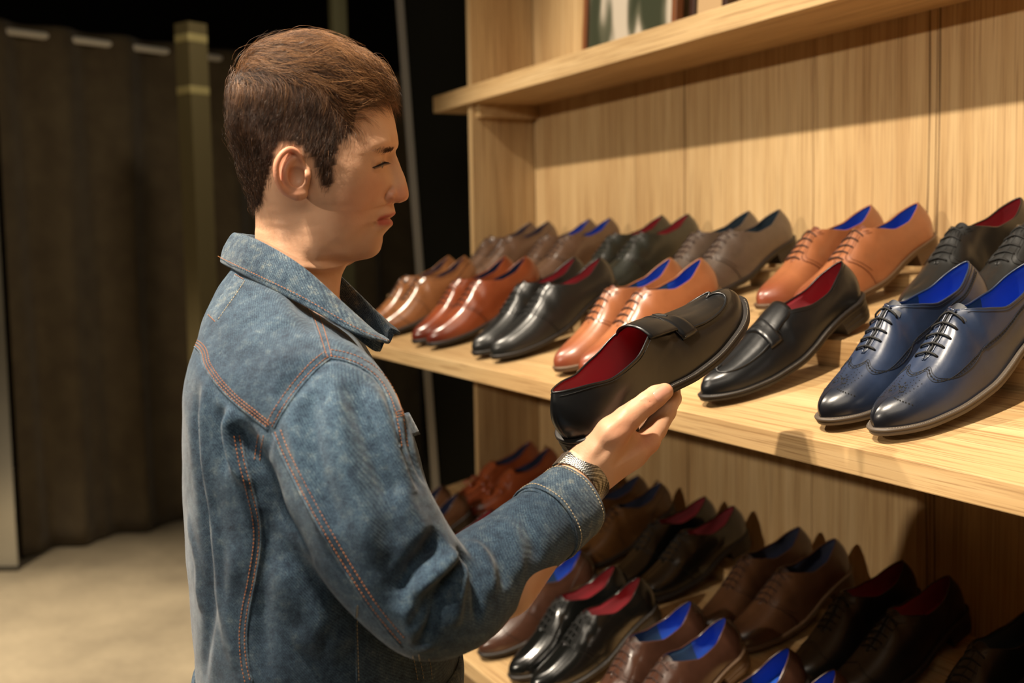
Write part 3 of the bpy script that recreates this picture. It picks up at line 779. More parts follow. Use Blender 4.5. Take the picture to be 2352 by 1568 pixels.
ringc = np.concatenate([full[:, -1:], full, full[:, :2]], 1).transpose(1, 0, 2)
ringd = []
for i in range(1, len(ringc)-2):
    for t in np.linspace(0, 1, NS, endpoint=False):
        a, b_, c, d = ringc[i-1], ringc[i], ringc[i+1], ringc[i+2]; ringd.append(.5*(2*b_+(c-a)*t+(2*a-5*b_+4*c-d)*t*t+(3*b_-a-3*c+d)*t**3))
ringd = np.array(ringd).transpose(1, 0, 2)
HG = cat1(ringd, 7)
nR, nC = HG.shape[:2]
HV = hw_(HG.reshape(-1, 3))
jj = np.arange(nC); HF = np.concatenate([np.stack([i*nC+jj, i*nC+(jj+1) % nC, (i+1)*nC+(jj+1) % nC, (i+1)*nC+jj], 1) for i in range(nR-1)])
# pole cap
HN = vnormals(HV, HF)
cen_h = hw_(np.array([.0, 1.7, 0]))
if np.mean(np.sum(HN*(HV-cen_h), 1)) < 0: HF = HF[:, ::-1]; HN = -HN
HV = relax(HV, HF, 1, .3)
def both(line):   # surface line given near-side (px,py,w mm) -> both sides
    q = np.array([mid(x, y, w/1000) for x, y, w in line]); return [hw_(q), hw_(q*[1, 1, -1])]
HN = vnormals(HV, HF); 
def hs(line, wd, dp, ends=True):
    global HV
    for l_ in both(line): HV = stroke(HV, HN, l_, wd/1000, dp/1000, ends)
SLIT = [(849,385,46),(858,382,43.5),(868,378.5,39),(877,374.5,33),(884,371.5,26)]
hs([(852,376,45),(864,371,41),(876,367,33)], 5.0, 1.6)              # upper lid
hs([(850,366,47),(862,360,42),(875,357,34),(886,357,26)], 1.8, -1.1)   # lid crease
hs([(853,391,45),(866,388,40),(878,383,33)], 3.0, .7)               # lower lid
hs([(856,399,44),(868,396,39),(881,390,30)], 2.4, -.5)
hs(SLIT, .9, -2.4)
hs([(846,335,53),(866,329,47),(886,327,37),(900,328,25)], 5, 1.3)      # brow ridge
hs([(906,431,17),(894,434,19),(887,445,21),(886,458,21),(892,467,17)], 2.0, -5.0)  # wing of the nose
hs([(910,441,15),(900,446,18),(897,457,18)], 3.8, 3.2)
hs([(915,463,7),(905,463.5,10),(898,464,11)], 2.2, -3.4)               # nostril
hs([(889,470,20),(876,482,26),(866,497,29),(862,508,29)], 3.2, -.8)    # cheek fold
hs([(866,507,24),(873,505,22),(882,502.5,18.5),(890,501,13),(897,500.8,5),(898,500.8,0)], 1.0, -1.7, False)    # mouth
hs([(869,498,23),(880,494,19),(893,491,14),(902,489,7),(904,489,0)], 2.2, .8)
hs([(872,515,22),(882,515,18),(892,514,12),(897,513,4),(898,513,0)], 3.0, 1.0)
hs([(864,512,26),(860,517,27),(858,524,27)], 3, -1.0)
hs([(722,520,58),(735,552,54),(760,570,47),(790,580,39),(820,588,30)], 6, 1.2)   # jaw line
hs([(745,610,46),(760,640,40),(775,680,32)], 6, -1.2)
hs([(700,490,58),(720,560,54),(745,620,46),(770,690,32)], 7, 1.6)      # neck muscle
HN = vnormals(HV, HF)
# skin tint as an attribute: lips redder, stubble cooler
def near_tint(V, line, wd, sides=True):
    g = np.zeros(len(V))
    for l_ in (both(line) if sides else [np.array(line)]):
        d, _ = seg_dist(V, catmull(l_, 5)); g = np.maximum(g, np.exp(-(d/wd)**3))
    return g
lipg = np.maximum(near_tint(HV, [(873,503,22),(884,498,18),(895,495,12),(902,493,6),(904,493,0)], .0034), near_tint(HV, [(872,509,21),(883,509,18),(892,509,12),(898,509,5),(899,509,0)], .0042))
stub = near_tint(HV, [(868,545,24),(855,575,24),(830,585,27)], .024)*.8
noseg = near_tint(HV, [(934,445,3),(920,452,12),(905,455,16)], .011)
redc = near_tint(HV, [(850,440,42),(820,470,52)], .022)
def brow_mask():
    return near_tint(HV, [(908,344,13),(896,343,26),(880,341,36),(864,342,44)], .0022)
# --- ear
def ear_pts(l_): return [hw_(mid(x, y, w/1000)) for x, y, w in l_]
ear_ax = np.array([Rh, [0, 0, 1.], Sh])
def ear_sdf(P):
    he = ear_pts([(694,388,72),(690,362,76),(679,347,79),(664,343,82),(647,354,86),(635,376,89),(635,405,88),(644,428,84),(660,442,79),(680,448,75),(694,446,72)])
    he = catmull(he, 4); hr = np.interp(np.linspace(0, 1, len(he)), np.linspace(0, 1, 11), [.0026, .0026, .0027, .0028, .0029, .0029, .0028, .0029, .0034, .0046, .0042])
    d = chain(P, he, hr, .0008)
    an = ear_pts([(675,366,77),(662,375,80),(655,393,82),(657,413,80.5),(668,428,77),(684,430,74.5),(692,424,74)])
    an = catmull(an, 4); d = smin(d, chain(P, an, np.interp(np.linspace(0, 1, len(an)), [0, .5, 1], [.0020, .0030, .0026]), .0008), .0028)
    tr = ear_pts([(705,392,71),(702,404,74),(701,416,72.5)]); d = smin(d, chain(P, tr, [.004, .0045, .004], .003), .004)
    # plate leaning out backwards
    c = hw_(mid(668, 398, .0765)); nrm = Sh*.93+Rh*.34; nrm /= np.linalg.norm(nrm); t1 = Rh-nrm*(Rh@nrm); t1 /= np.linalg.norm(t1)
    pl = ellip(P, c, [t1, [0, 0, 1.], nrm], (.0150, .0215, .0030)); d = smin(d, pl, .003)
    lb = ellip(P, hw_(mid(686, 441, .0725)), [t1, [0, 0, 1.], nrm], (.0085, .0075, .0042)); d = smin(d, lb, .004)
    root = ellip(P, hw_(mid(690, 402, .0655)), ear_ax, (.010, .019, .009)); d = smin(d, root, .004)
    con = ellip(P, hw_(mid(682, 405, .0775)), [t1, [0, 0, 1.], nrm], (.0078, .0098, .0058)); d = -smin(-d, con, .002)
    con = ellip(P, hw_(mid(685, 382, .0785)), [t1, [0, 0, 1.], nrm], (.005, .0055, .003)); d = -smin(-d, con, .002)
    return d
pc = hw_(mid(668, 398, .077))
EV, EF = surface_nets(ear_sdf, pc-np.array([.036, .036, .036]), pc+np.array([.036, .036, .036]), .0009)
EV = relax(EV, EF, 2, .4)
# the far ear by mirroring
q = hl(EV); q[:, 2] *= -1; EV2 = hw_(q); EF2 = EF[:, ::-1]
# --- hand and forearm
def A(l_): return [at(x, y, d) for x, y, d in l_]
def hand_sdf(P):
    k = .006
    d = chain(P, A([(1150,1330,1.035),(1250,1215,1.08),(1318,1118,1.130),(1352,1080,1.148)]), [.036, .030, .0232, .0225], .01)
    d = smin(d, chain(P, A([(1348,1064,1.138),(1366,1050,1.138)]), [.0205, .0205], .01), .012)
    # metacarpals
    for (x, y, dd, r) in ((1487,1014,1.172,.0122), (1476,1022,1.193,.0122), (1460,1030,1.213,.0115), (1440,1038,1.231,.0105)):
        d = smin(d, chain(P, [at(1362, 1075, 1.150), at(x, y, dd)], [.0215, r], .006), .010)
    d = smin(d, chain(P, A([(1380,1062,1.150),(1450,1042,1.165)]), [.0175, .014], .006), .014)
    # thumb
    th = chain(P, A([(1368,1042,1.140),(1404,996,1.134),(1441,961,1.136),(1463,943,1.139),(1487,925,1.142),(1507,910,1.146),(1527,899,1.151)]), [.0205, .0170, .0132, .0116, .0112, .0108, .0090], .004)
    d = smin(d, th, .007)
    # web between thumb and palm
    d = smin(d, chain(P, A([(1400,1030,1.150),(1440,1000,1.155)]), [.0150, .0095], .006), .012)
    # fingers
    fi = [[(1487,1014,1.172),(1507,985,1.186),(1530,945,1.206),(1542,915,1.222),(1540,888,1.246),(1528,868,1.266)],
          [(1476,1022,1.193),(1500,990,1.208),(1530,945,1.230),(1545,915,1.248),(1545,885,1.270),(1532,862,1.290)],
          [(1460,1030,1.213),(1486,1000,1.228),(1512,960,1.250),(1525,930,1.266),(1527,900,1.286),(1515,878,1.302)],
          [(1440,1038,1.231),(1462,1010,1.246),(1484,978,1.264),(1496,952,1.276),(1497,925,1.292),(1488,905,1.304)]]
    rr = [[.0122, .0112, .0106, .0096, .0086, .0074], [.0122, .0112, .0104, .0096, .0086, .0074], [.0115, .0106, .0100, .0092, .0082, .007], [.0105, .0094, .0086, .008, .0072, .0062]]
    fd = None
    for f_, r_ in zip(fi, rr):
        c = chain(P, A(f_), r_, .003); fd = c if fd is None else smin(fd, c, .0022)
    d = smin(d, fd, .005)
    return d
ctr = at(1420, 1030, 1.16)
lo = np.minimum.reduce([at(1110, 1400, .98), at(1560, 860, 1.31), at(1230, 1000, 1.1), at(1560, 1140, 1.2)])-.03
hi = np.maximum.reduce([at(1110, 1400, .98), at(1560, 860, 1.31), at(1230, 1000, 1.1), at(1560, 1140, 1.2)])+.03
GV, GF = surface_nets(hand_sdf, lo, hi, .0018)
GV = relax(GV, GF, 3, .4); GN = vnormals(GV, GF)
def gs(l_, wd, dp, ends=True):
    global GV
    GV = stroke(GV, GN, A(l_), wd/1000, dp/1000, ends)
gs([(1478,914,1.131),(1488,918,1.130),(1496,928,1.131)], 1.0, -1.3); gs([(1472,918,1.131),(1483,924,1.130),(1490,933,1.131)], 1.0, -1.1)
gs([(1484,908,1.131),(1494,914,1.130),(1502,923,1.131)], 1.0, -.8)
gs([(1440,993,1.139),(1455,983,1.141),(1466,972,1.147)], 2.2, -1.6)
gs([(1468,978,1.15),(1478,988,1.155),(1480,1000,1.158)], 1.4, -.9)
gs([(1395,1075,1.13),(1440,1045,1.14),(1485,1010,1.158)], 5, -2.0)
gs([(1380,1020,1.12),(1420,1000,1.122),(1455,985,1.13)], 6, 1.4); gs([(1350,1060,1.12),(1385,1000,1.118),(1440,955,1.125)], 4, 1.5); gs([(1365,1060,1.12),(1405,1020,1.12),(1445,990,1.13)], 4, -1.5)
gs([(1370,1095,1.13),(1420,1065,1.135),(1480,1030,1.155)], 4, 1.8)
GN = vnormals(GV, GF)
# --- hidden body under the clothes, down to the ankles
FY = Rh*math.cos(.14)+Vh*math.sin(.14); SX = Sh*math.cos(.14)+Rh*math.sin(.14); O0 = np.array([O[0], O[1], 0])
def bp(f, s_, z): return O0+FY*f+SX*s_+np.array([0, 0, z])
BAX = np.array([SX, FY, [0, 0, 1.]])
def body_sdf(P):
    d = ellip(P, bp(.0, 0, 1.32), BAX, (.165, .095, .22))
    d = smin(d, ellip(P, bp(0, 0, 1.02), BAX, (.155, .10, .16)), .06)
    d = smin(d, chain(P, [bp(-.01, -.16, 1.44), bp(-.01, .15, 1.44)], [.045, .045]), .03)
    d = smin(d, chain(P, [bp(-.01, 0, 1.40), bp(-.004, 0, 1.48), bp(-.004, 0, 1.535)], [.06, .046, .042]), .03)
    for s_ in (-1, 1):
        d = smin(d, chain(P, [bp(0, s_*.09, .95), bp(.0, s_*.10, .5), bp(-.01, s_*.11, .10)], [.075, .052, .038]), .03)
    d = smin(d, chain(P, [bp(-.01, .15, 1.44), at(800, 1110, 1.0), at(975, 1385, .985), at(1150, 1330, 1.035)], [.045, .042, .038, .034]), .02)
    d = smin(d, chain(P, [bp(-.01, -.16, 1.44), bp(0, -.20, 1.20), bp(.03, -.21, .98)], [.045, .038, .03]), .02)
    for q in range(4):
        d = smin(d, chain(P, [bp(.03, -.21, .97), bp(.04+.012*q, -.212, .90), bp(.048+.013*q, -.205, .83+.006*abs(q-1.5))], [.022, .014, .008], .004), .006)
    d = smin(d, chain(P, [bp(.045, -.205, .95), bp(.075, -.195, .90), bp(.08, -.19, .865)], [.016, .011, .009], .004), .008)
    return d
BV, BF = surface_nets(body_sdf, bp(-.16, -.27, .03), bp(.40, .27, 1.62), .0085)
SKIN, nt, b_ = new_mat('skin')
va = node(nt, 'ShaderNodeVertexColor'); va.layer_name = 'tint'
v = coords(nt); f1 = noise(nt, v, 18, 4, .6); f2 = noise(nt, v, 420, 3)
c = mix(nt, 1.0, va.outputs[0], ramp(nt, f1, [(.3, (.90, .86, .84, 1)), (.7, (1.04, 1.04, 1.04, 1))]), 'MULTIPLY')
nt.links.new(c, b_.inputs['Base Color']); sv(b_, Roughness=.46, Subsurface_Weight=.12, Subsurface_Scale=.01, Specular_IOR_Level=.4)
b_.inputs['Subsurface Radius'].default_value = (1, .35, .2)
bump(nt, b_, f2, .26, .0006)
sk = np.array(srgb(214, 168, 136)[:3]); 
def tint_of(base, parts):
    C_ = np.tile(base, (parts[0][0].shape[0], 1))
    for g, col in parts: C_ = C_*(1-g[:, None])+np.array(col)*g[:, None]
    return C_
lipc = srgb(176, 88, 76)[:3]; redd = srgb(204, 128, 98)[:3]; stc = srgb(150, 112, 88)[:3]; brc = srgb(70, 44, 30)[:3]
HC = tint_of(sk, [(redc*.35, redd), (noseg*.6, srgb(206, 128, 100)[:3]), (stub*.55, stc), (brow_mask()*.45, brc), (np.clip(lipg*1.15, 0, 1), lipc)])
eg = np.clip((hl(EV)[:, 2]-.070)/.012, 0, 1); EC = tint_of(sk, [(eg*.35, srgb(212, 118, 92)[:3])])
gd = np.zeros(len(GV))
for l_ in ([(1487,925,1.135),(1527,899,1.142)], [(1480,1010,1.16),(1500,1030,1.17)], [(1420,1000,1.125),(1445,975,1.13)]):
    d_, _ = seg_dist(GV, np.array(A(l_))); gd = np.maximum(gd, np.exp(-(d_/.014)**2))
GC = tint_of(sk, [(gd*.4, srgb(214, 130, 102)[:3])]); BC = np.tile(sk, (len(BV), 1))
parts_ = [(HV, HF, HC), (EV, EF, EC), (EV2, EF2, EC), (GV, GF, GC), (BV, BF, BC)]
off = 0; AV, AF, AC = [], [], []
for V_, F_, C_ in parts_: AV.append(V_); AF.append(F_+off); AC.append(C_); off += len(V_)
AV = np.vstack(AV); AF = np.vstack(AF); AC = np.vstack(AC)
body = pchild('body', AV, AF, SKIN)
ca = body.data.color_attributes.new('tint', 'FLOAT_COLOR', 'POINT'); ca.data.foreach_set('color', np.concatenate([AC, np.ones((len(AC), 1))], 1).astype(np.float32).ravel())
# eyes, lashes, nail
EYE = simple('eye_white', srgb(196, 180, 168), .15); IRIS = simple('iris', srgb(48, 36, 26), .1)
for sgn in (1, -1):
    c = mid(853.8, 380.0, .0300); c[2] *= sgn; cw = hw_(c)-O0; bm = bmesh.new()
    bmesh.ops.create_uvsphere(bm, u_segments=24, v_segments=16, radius=.0115, matrix=Matrix.Translation(cw)); me = bpy.data.meshes.new('eye'); bm.to_mesh(me); bm.free()
    me.polygons.foreach_set('use_smooth', [True]*len(me.polygons)); me.materials.append(EYE); me.materials.append(IRIS)
    gdir = Rh*.86+np.array([0, 0, -.50])
    for p_ in me.polygons:
        n_ = (np.array(p_.center)-cw); n_ /= np.linalg.norm(n_)
        if n_ @ gdir > .88: p_.material_index = 1
    o = bpy.data.objects.new('eye', me); COL.objects.link(o); o.parent = body
LASH = simple('lash', srgb(38, 24, 18), .6)
for li, l_ in enumerate(both(SLIT)):
    bm_ = MB()
    cl = catmull(l_, 10); si = 1 if li == 0 else -1
    bm_.tube(cl+Sh*si*.0006+np.array([0, 0, .0006])-O0, .00022, 5)
    for i in range(4, len(cl), 1):
        p0 = cl[i]+Sh*si*.0006; ln = .0035+.003*i/len(cl)
        bm_.tube([p0-O0, p0+Rh*ln*.6+Sh*si*.0012-np.array([0, 0, .0008])-O0, p0+Rh*ln+Sh*si*.0018-np.array([0, 0, .0022])-O0], [.00022, .00018, .00008], 3)
    bm_.build('eyelashes', LASH, body)
BROW = simple('brow_hair', srgb(92, 62, 42), .6)
# eyebrow hairs
HB = BVHTree.FromPolygons([tuple(x) for x in HV], [tuple(map(int, f_)) for f_ in HF])
for l_ in both([(907,344,15),(895,342,26),(880,340,36),(862,342,45),(850,347,49)]):
    cl = catmull(l_, 20); bm_ = MB()
    for i in range(62):
        for k_ in range(1 if i > 40 else 3):
            p0 = cl[i]+rng.normal(0, .0012, 3); loc, nn, _, _ = HB.find_nearest(Vector(p0)); p0 = np.array(loc); nn = np.array(nn)
            dr = -Rh*.9+np.array([0, 0, -.2+.1*rng.randn()]); dr -= nn*(dr@nn); ln = .006*rng.uniform(.6, 1)
            bm_.tube([p0-O0, p0+dr*ln*.5+nn*.0009-O0, p0+dr*ln+nn*.0004-O0], [.00016, .00014, .00005], 3)
    bm_.build('eyebrow', BROW, body)
GB = BVHTree.FromPolygons([tuple(x) for x in GV], [tuple(map(int, f_)) for f_ in GF])
def cast(bvh, px, py, off=0):
    r = ray(px, py); r = r/np.linalg.norm(r); loc, nn, i_, d_ = bvh.ray_cast(Vector(CAMP), Vector(r), 8)
    if loc is None: return None
    return np.array(loc)+np.array(nn)*off
NV, NF = [], []
for i in range(9):
    for j in range(9):
        u_, v_ = -1+i/4, -1+j/4; a_ = math.radians(-36)
        rr_ = 1/max(1, (abs(u_)**4+abs(v_)**4)**.25) if (u_ or v_) else 1
        x = 17.5*u_*rr_; y = 14.5*v_*rr_; px_, py_ = 1520+x*math.cos(a_)-y*math.sin(a_), 904+x*math.sin(a_)+y*math.cos(a_)
        p_ = cast(GB, px_, py_, .0007-.0005*max(abs(u_), abs(v_))**4)
        NV.append((p_ if p_ is not None else NV[-1]+O0)-O0)
for i in range(8):
    for j in range(8): NF.append((i*9+j, i*9+j+1, (i+1)*9+j+1, (i+1)*9+j))
nail = mesh_obj('fingernail', NV, NF, simple('nail', srgb(216, 158, 136), .25), body)
# ------------------------------------------------------------ clothes
def denim(name, dark_=(40, 58, 80), mid_=(66, 90, 114), light=(108, 124, 136), wear=.5):
    m, nt, b_ = new_mat(name); v = coords(nt)
    big = noise(nt, v, 7, 3, .55); med = noise(nt, v, 95, 6, .72); fine = noise(nt, v, 1150, 2, .7)
    base = ramp(nt, med, [(.30, srgb(*dark_)), (.52, srgb(*mid_)), (.80, srgb(*light))])
    worn = ramp(nt, big, [(.36, srgb(150, 158, 168)), (.62, (1, 1, 1, 1))])
    c = mix(nt, .75, base, worn, 'MULTIPLY')
    wv = node(nt, 'ShaderNodeTexWave', bands_direction='DIAGONAL'); wv.inputs['Scale'].default_value = 210; wv.inputs['Distortion'].default_value = 1.2; wv.inputs['Detail'].default_value = 1
    nt.links.new(v, wv.inputs[0])
    c = mix(nt, .30, c, ramp(nt, wv.outputs['Fac'], [(.25, srgb(60, 84, 120)), (.75, srgb(232, 226, 212))]), 'OVERLAY')
    c = mix(nt, .75, c, ramp(nt, fine, [(.38, srgb(64, 74, 92)), (.62, srgb(238, 232, 214))]), 'OVERLAY')
    nt.links.new(c, b_.inputs['Base Color']); sv(b_, Roughness=.88, Sheen_Weight=.15, Specular_IOR_Level=.2)
    m3 = noise(nt, v, 38, 3, .5); n0 = bump(nt, b_, m3, .35, .004); n1 = bump(nt, b_, wv.outputs['Fac'], .3, .0004, n0); bump(nt, b_, fine, .25, .0005, n1)
    return m
DENIM = denim('denim'); DENIM2 = denim('denim_edge', (46, 66, 90), (86, 108, 130), (158, 162, 156)); DENIMD = denim('denim_dark', (24, 32, 44), (44, 56, 70), (88, 92, 92))
THREAD = simple('orange_thread', srgb(176, 108, 52), .7); PALE = simple('pale_thread', srgb(190, 172, 138), .7)
TZ = np.array([1.05, 1.10, 1.17, 1.25, 1.35, 1.40, 1.45, 1.48, 1.50, 1.53, 1.556, 1.575])
TAB = np.array([.117, .117, .118, .120, .122, .119, .116, .112, .106, .097, .084, .070])
TAF = np.array([.142, .148, .152, .138, .122, .110, .086, .070, .060, .050, .042, .032])
TB = np.array([.180, .184, .190, .192, .194, .194, .190, .182, .165, .125, .088, .060])
SL = [(738,930,1.035,.061), (764,985,1.012,.0610), (795,1050,.992,.0595), (818,1134,.982,.0575), (852,1210,.975,.0555), (896,1280,.972,.0540), (945,1335,.975,.0515), (992,1378,.985,.0490), (1040,1372,1.000,.0460), (1090,1335,1.018,.0415), (1145,1290,1.042,.0388), (1200,1245,1.062,.0372), (1262,1195,1.088,.0362)]
slp = catmull([at(x, y, d) for x, y, d, r in SL], 3); slr = np.interp(np.linspace(0, 1, len(slp)), np.linspace(0, 1, len(SL)), [q[3] for q in SL])
def jacket_sdf(P):
    z = P[:, 2]; q = P-O0; f, s_ = q@FY, q@SX; f0 = q@Rh; f = f+.12*np.clip(s_-.05, 0, .2)*sst(1.30, 1.45, z)
    ab = cub(TZ, TAB, z); af = cub(TZ, TAF, z); b_ = cub(TZ, TB, z); a = np.where(f < 0, ab, af)
    ex = np.where(f < 0, 2.25, 2.0); r = (np.abs(f/a)**ex+np.abs(s_/b_)**ex)**(1/ex)
    d = (r-1)*np.minimum(a, b_)*.9
    d = np.maximum(d, 1.135-z)
    # near shoulder cap and sleeve
    sl = chain(P, slp, slr, .006)
    sh = chain(P, [bp(.0, .09, 1.480), bp(.010, .150, 1.445)], [.046, .056], .01)
    d = smin(d, sh, .03); d = -smin(-d, -(z-(1.577-.62*(f0+.05)))*.85, .012); d = smin(d, sl, .022)
    sl2 = chain(P, [bp(-.008, -.155, 1.452), bp(-.01, -.195, 1.35), bp(0, -.215, 1.20), bp(.03, -.215, 1.00)], [.060, .058, .052, .040], .01)
    return smin(d, sl2, .02)
JV, JF = surface_nets(jacket_sdf, np.minimum.reduce([bp(-.20, -.30, .92), bp(-.2, .3, .92), bp(.56, .3, .92), bp(.5, -.3, .92)]), np.maximum.reduce([bp(-.20, -.30, 1.60), bp(-.2, .3, 1.6), bp(.56, .2, 1.6), bp(.3, -.3, 1.6)]), .0036)
e_c = at(1322, 1145, 1.118)-at(1262, 1195, 1.088); e_c /= np.linalg.norm(e_c)
JV = relax(JV, JF, 4, .5); JN = vnormals(JV, JF)
JB = BVHTree.FromPolygons([tuple(x) for x in JV], [tuple(map(int, f_)) for f_ in JF])
def on_j(l_, bv=None):
    o_ = [cast(bv or JB, x, y) for x, y in l_]; return [p for p in o_ if p is not None]
def js(l_, wd, dp, ends=True):
    global JV
    q = on_j(l_)
    if len(q) > 1: JV = stroke(JV, JN, q, wd/1000, dp/1000, ends)
# elbow and forearm creases
for l_, wd, dp in [
    ([(1043,1262),(1022,1296),(978,1335),(938,1368)], 7, 7), ([(1012,1228),(985,1262),(945,1310),(930,1372)], 9, -9),
    ([(1048,1285),(1016,1350),(990,1425),(958,1490)], 6, -6), ([(1030,1290),(1000,1345),(970,1400),(940,1440)], 6, -4), ([(1018,1320),(992,1385),(965,1450)], 6, 4),
    ([(1062,1290),(1052,1360),(1040,1440)], 6, 5), ([(1050,1255),(1082,1300),(1098,1370),(1096,1430)], 6, -4.5), ([(1075,1240),(1118,1290),(1130,1370)], 7, 3.5),
    ([(1100,1225),(1150,1290),(1160,1350)], 7, -2.5), ([(1150,1190),(1185,1250),(1190,1330)], 9, 2.5), ([(1190,1170),(1222,1230),(1230,1290)], 8, -2.2),
    ([(905,1120),(955,1190),(985,1240)], 12, 3), ([(930,1380),(950,1450),(990,1495)], 9, 3),
    # upper arm drapes
    ([(758,850),(772,950),(796,1070),(838,1200),(880,1290)], 13, 4), ([(712,900),(716,1000),(738,1110),(780,1220)], 11, -4), ([(842,880),(884,965),(912,1050),(950,1140)], 10, 4),
    ([(802,880),(846,990),(884,1090),(925,1180)], 12, -5), ([(880,900),(905,980),(925,1060),(965,1130)], 7, -3), ([(660,960),(690,1060),(730,1170),(790,1290)], 8, 3), ([(870,1190),(900,1290),(915,1400)], 13, -3),
    # back and side
    ([(458,880),(452,1000),(474,1200),(482,1400),(470,1560)], 9, -4), ([(482,860),(468,980),(482,1150),(505,1320),(520,1500)], 8, 3.5),
    ([(548,965),(570,1030),(610,1100),(655,1190),(720,1300)], 14, -9), ([(530,935),(528,1000),(545,1065),(575,1120)], 6, 7), ([(508,930),(505,1000),(520,1090)], 7, -4),
    ([(600,1170),(612,1280),(600,1420),(610,1560)], 12, -3.5), ([(640,1280),(690,1380),(760,1440)], 18, 3), ([(700,1500),(740,1450),(800,1500)], 16, 3),
    ([(540,1250),(530,1400),(540,1540)], 9, 2.5), ([(430,1180),(455,1290),(460,1400)], 8, 2.5),
    ([(720,820),(690,865),(655,895),(625,905)], 13, -3.5), ([(560,760),(610,800),(640,850)], 14, 2), ([(480,740),(500,800),(540,850)], 9, -1.5), ([(620,640),(650,700),(640,760)], 16, 2.2),
    ([(870,1020),(900,1090),(940,1180)], 8, 2), ([(930,960),(945,1030),(975,1110)], 5, -3), ([(900,930),(925,990),(930,1050)], 4, -3)]:
    js(l_, wd*.85, dp*1.5)
# armhole and yoke seams pull the cloth in
ARM = [(628,982),(645,950),(668,915),(695,880),(722,850),(745,830),(757,822)]
ARM2 = [(757,822),(790,828),(826,842),(862,868),(888,905),(903,945),(912,990),(918,1030)]
YOKE = [(437,787),(452,792),(466,808),(474,838),(500,876),(540,918),(580,950),(620,982)]
js(ARM, 3.5, -2.6, False); js([(621,1000),(610,1040),(606,1080)], 3.5, -3, False); js(ARM2, 3.5, -2.6, False)
js([(x-6, y+12) for x, y in YOKE], 3.5, -2.2, False)
JV = relax(JV, JF, 1, .3); JN = vnormals(JV, JF)
# fine irregular puckers
ph = JV*np.array([61., 47., 39.]); JV = JV+JN*(.0009*(np.sin(ph[:, 0]+2*np.sin(ph[:, 2]))*np.sin(ph[:, 1]*1.3+1.7*np.sin(ph[:, 0]*.7)+ph[:, 2]*.9)))[:, None]
jacket = pchild('denim_jacket', JV, JF, DENIM)
JB = BVHTree.FromPolygons([tuple(x) for x in JV], [tuple(map(int, f_)) for f_ in JF])
def dashes(b_, pts, r=.00033, dash=.0026, gap=.0009):
    P = np.array(pts); s_ = np.r_[0, np.cumsum(np.linalg.norm(np.diff(P, axis=0), axis=1))]
    t = 0
    while t+dash < s_[-1]:
        q = [[np.interp(u, s_, P[:, k]) for k in range(3)] for u in (t, t+dash*.5, t+dash)]; q[1] = list(np.array(q[1])); b_.tube(np.array(q)-O0, [r*.7, r, r*.7], 4); t += dash+gap
def dense(l_, n=10): return [tuple(p) for p in catmull(np.array([(x, y, 0) for x, y in l_], float), n)[:, :2]]
def off_px(l_, o_):
    P = np.array(l_, float); T = np.gradient(P, axis=0); T /= np.linalg.norm(T, axis=1)[:, None]+1e-9; return [tuple(x) for x in P+np.stack([-T[:, 1], T[:, 0]], 1)*o_]
stO, stP, sm_ = MB(), MB(), MB()
def stitch(l_, offs, bld=None, bv=None, lift=.0004):
    D = dense(l_)
    for o_ in offs:
        q = [cast(bv or JB, x, y, lift) for x, y in off_px(D, o_)]; q = [p for p in q if p is not None]
        run = [q[0]] if q else []
        for p in q[1:]:
            if np.linalg.norm(p-run[-1]) > .02:
                if len(run) > 2: dashes(bld or stO, run)
                run = [p]
            else: run.append(p)
        if len(run) > 2: dashes(bld or stO, run)
def ridge_seam(l_, o_=0, r=.0013, bv=None):
    q = [cast(bv or JB, x, y, -.0002) for x, y in off_px(dense(l_), o_)]; q = [p for p in q if p is not None]; run = []
    for p in q+[None]:
        if p is None or (run and np.linalg.norm(p-run[-1]) > .02):
            if len(run) > 2: sm_.tube(np.array(run)-O0, r, 5)
            run = []
        if p is not None: run.append(p)
stitch(YOKE, (-10, -4, 2)); ridge_seam(YOKE, 6)
stitch(ARM, (-4, -18)); ridge_seam(ARM, 2); stitch(ARM2, (-5, -19)); ridge_seam(ARM2, 0)
SHO = [(697,676),(715,715),(733,762),(745,800),(752,820)]; SHO2 = [(712,680),(731,720),(747,765),(757,800),(762,820)]
stitch(SHO, (0,)); stitch(SHO2, (0,)); ridge_seam(SHO, 5, .0009)
SLV = [(632,992),(650,1038),(684,1108),(722,1180),(762,1250),(806,1322),(852,1392),(898,1450),(925,1480)]
stitch(SLV, (0, -14)); ridge_seam(SLV, 6)
BKS = [(545,1000),(556,1060),(572,1120),(588,1190),(590,1250),(578,1330),(564,1400),(558,1460),(562,1520),(572,1568)]
stitch(BKS, (-4, 8)); ridge_seam(BKS, -9)
SID = [(822,1390),(820,1440),(822,1500),(824,1566)]; stitch(SID, (0,), stP); ridge_seam(SID, 4, .001)
stitch([(606,1000),(600,1030),(596,1060)], (0, 12))
stitch([(909,951),(928,944),(944,940)], (-4, 2, 8)); stitch([(948,1505),(955,1540),(960,1567)], (0, -14), stP); stitch([(985,1512),(990,1540),(992,1567)], (0,), stP)
PT = [(540,628),(563,645),(546,672),(520,706),(497,741),(478,722)]
stitch([(540,630),(562,643)], (0,)); stitch([(478,722),(496,740)], (0,)); stitch([(562,645),(545,672),(520,707),(497,740)], (0,), sm_ if False else stP)
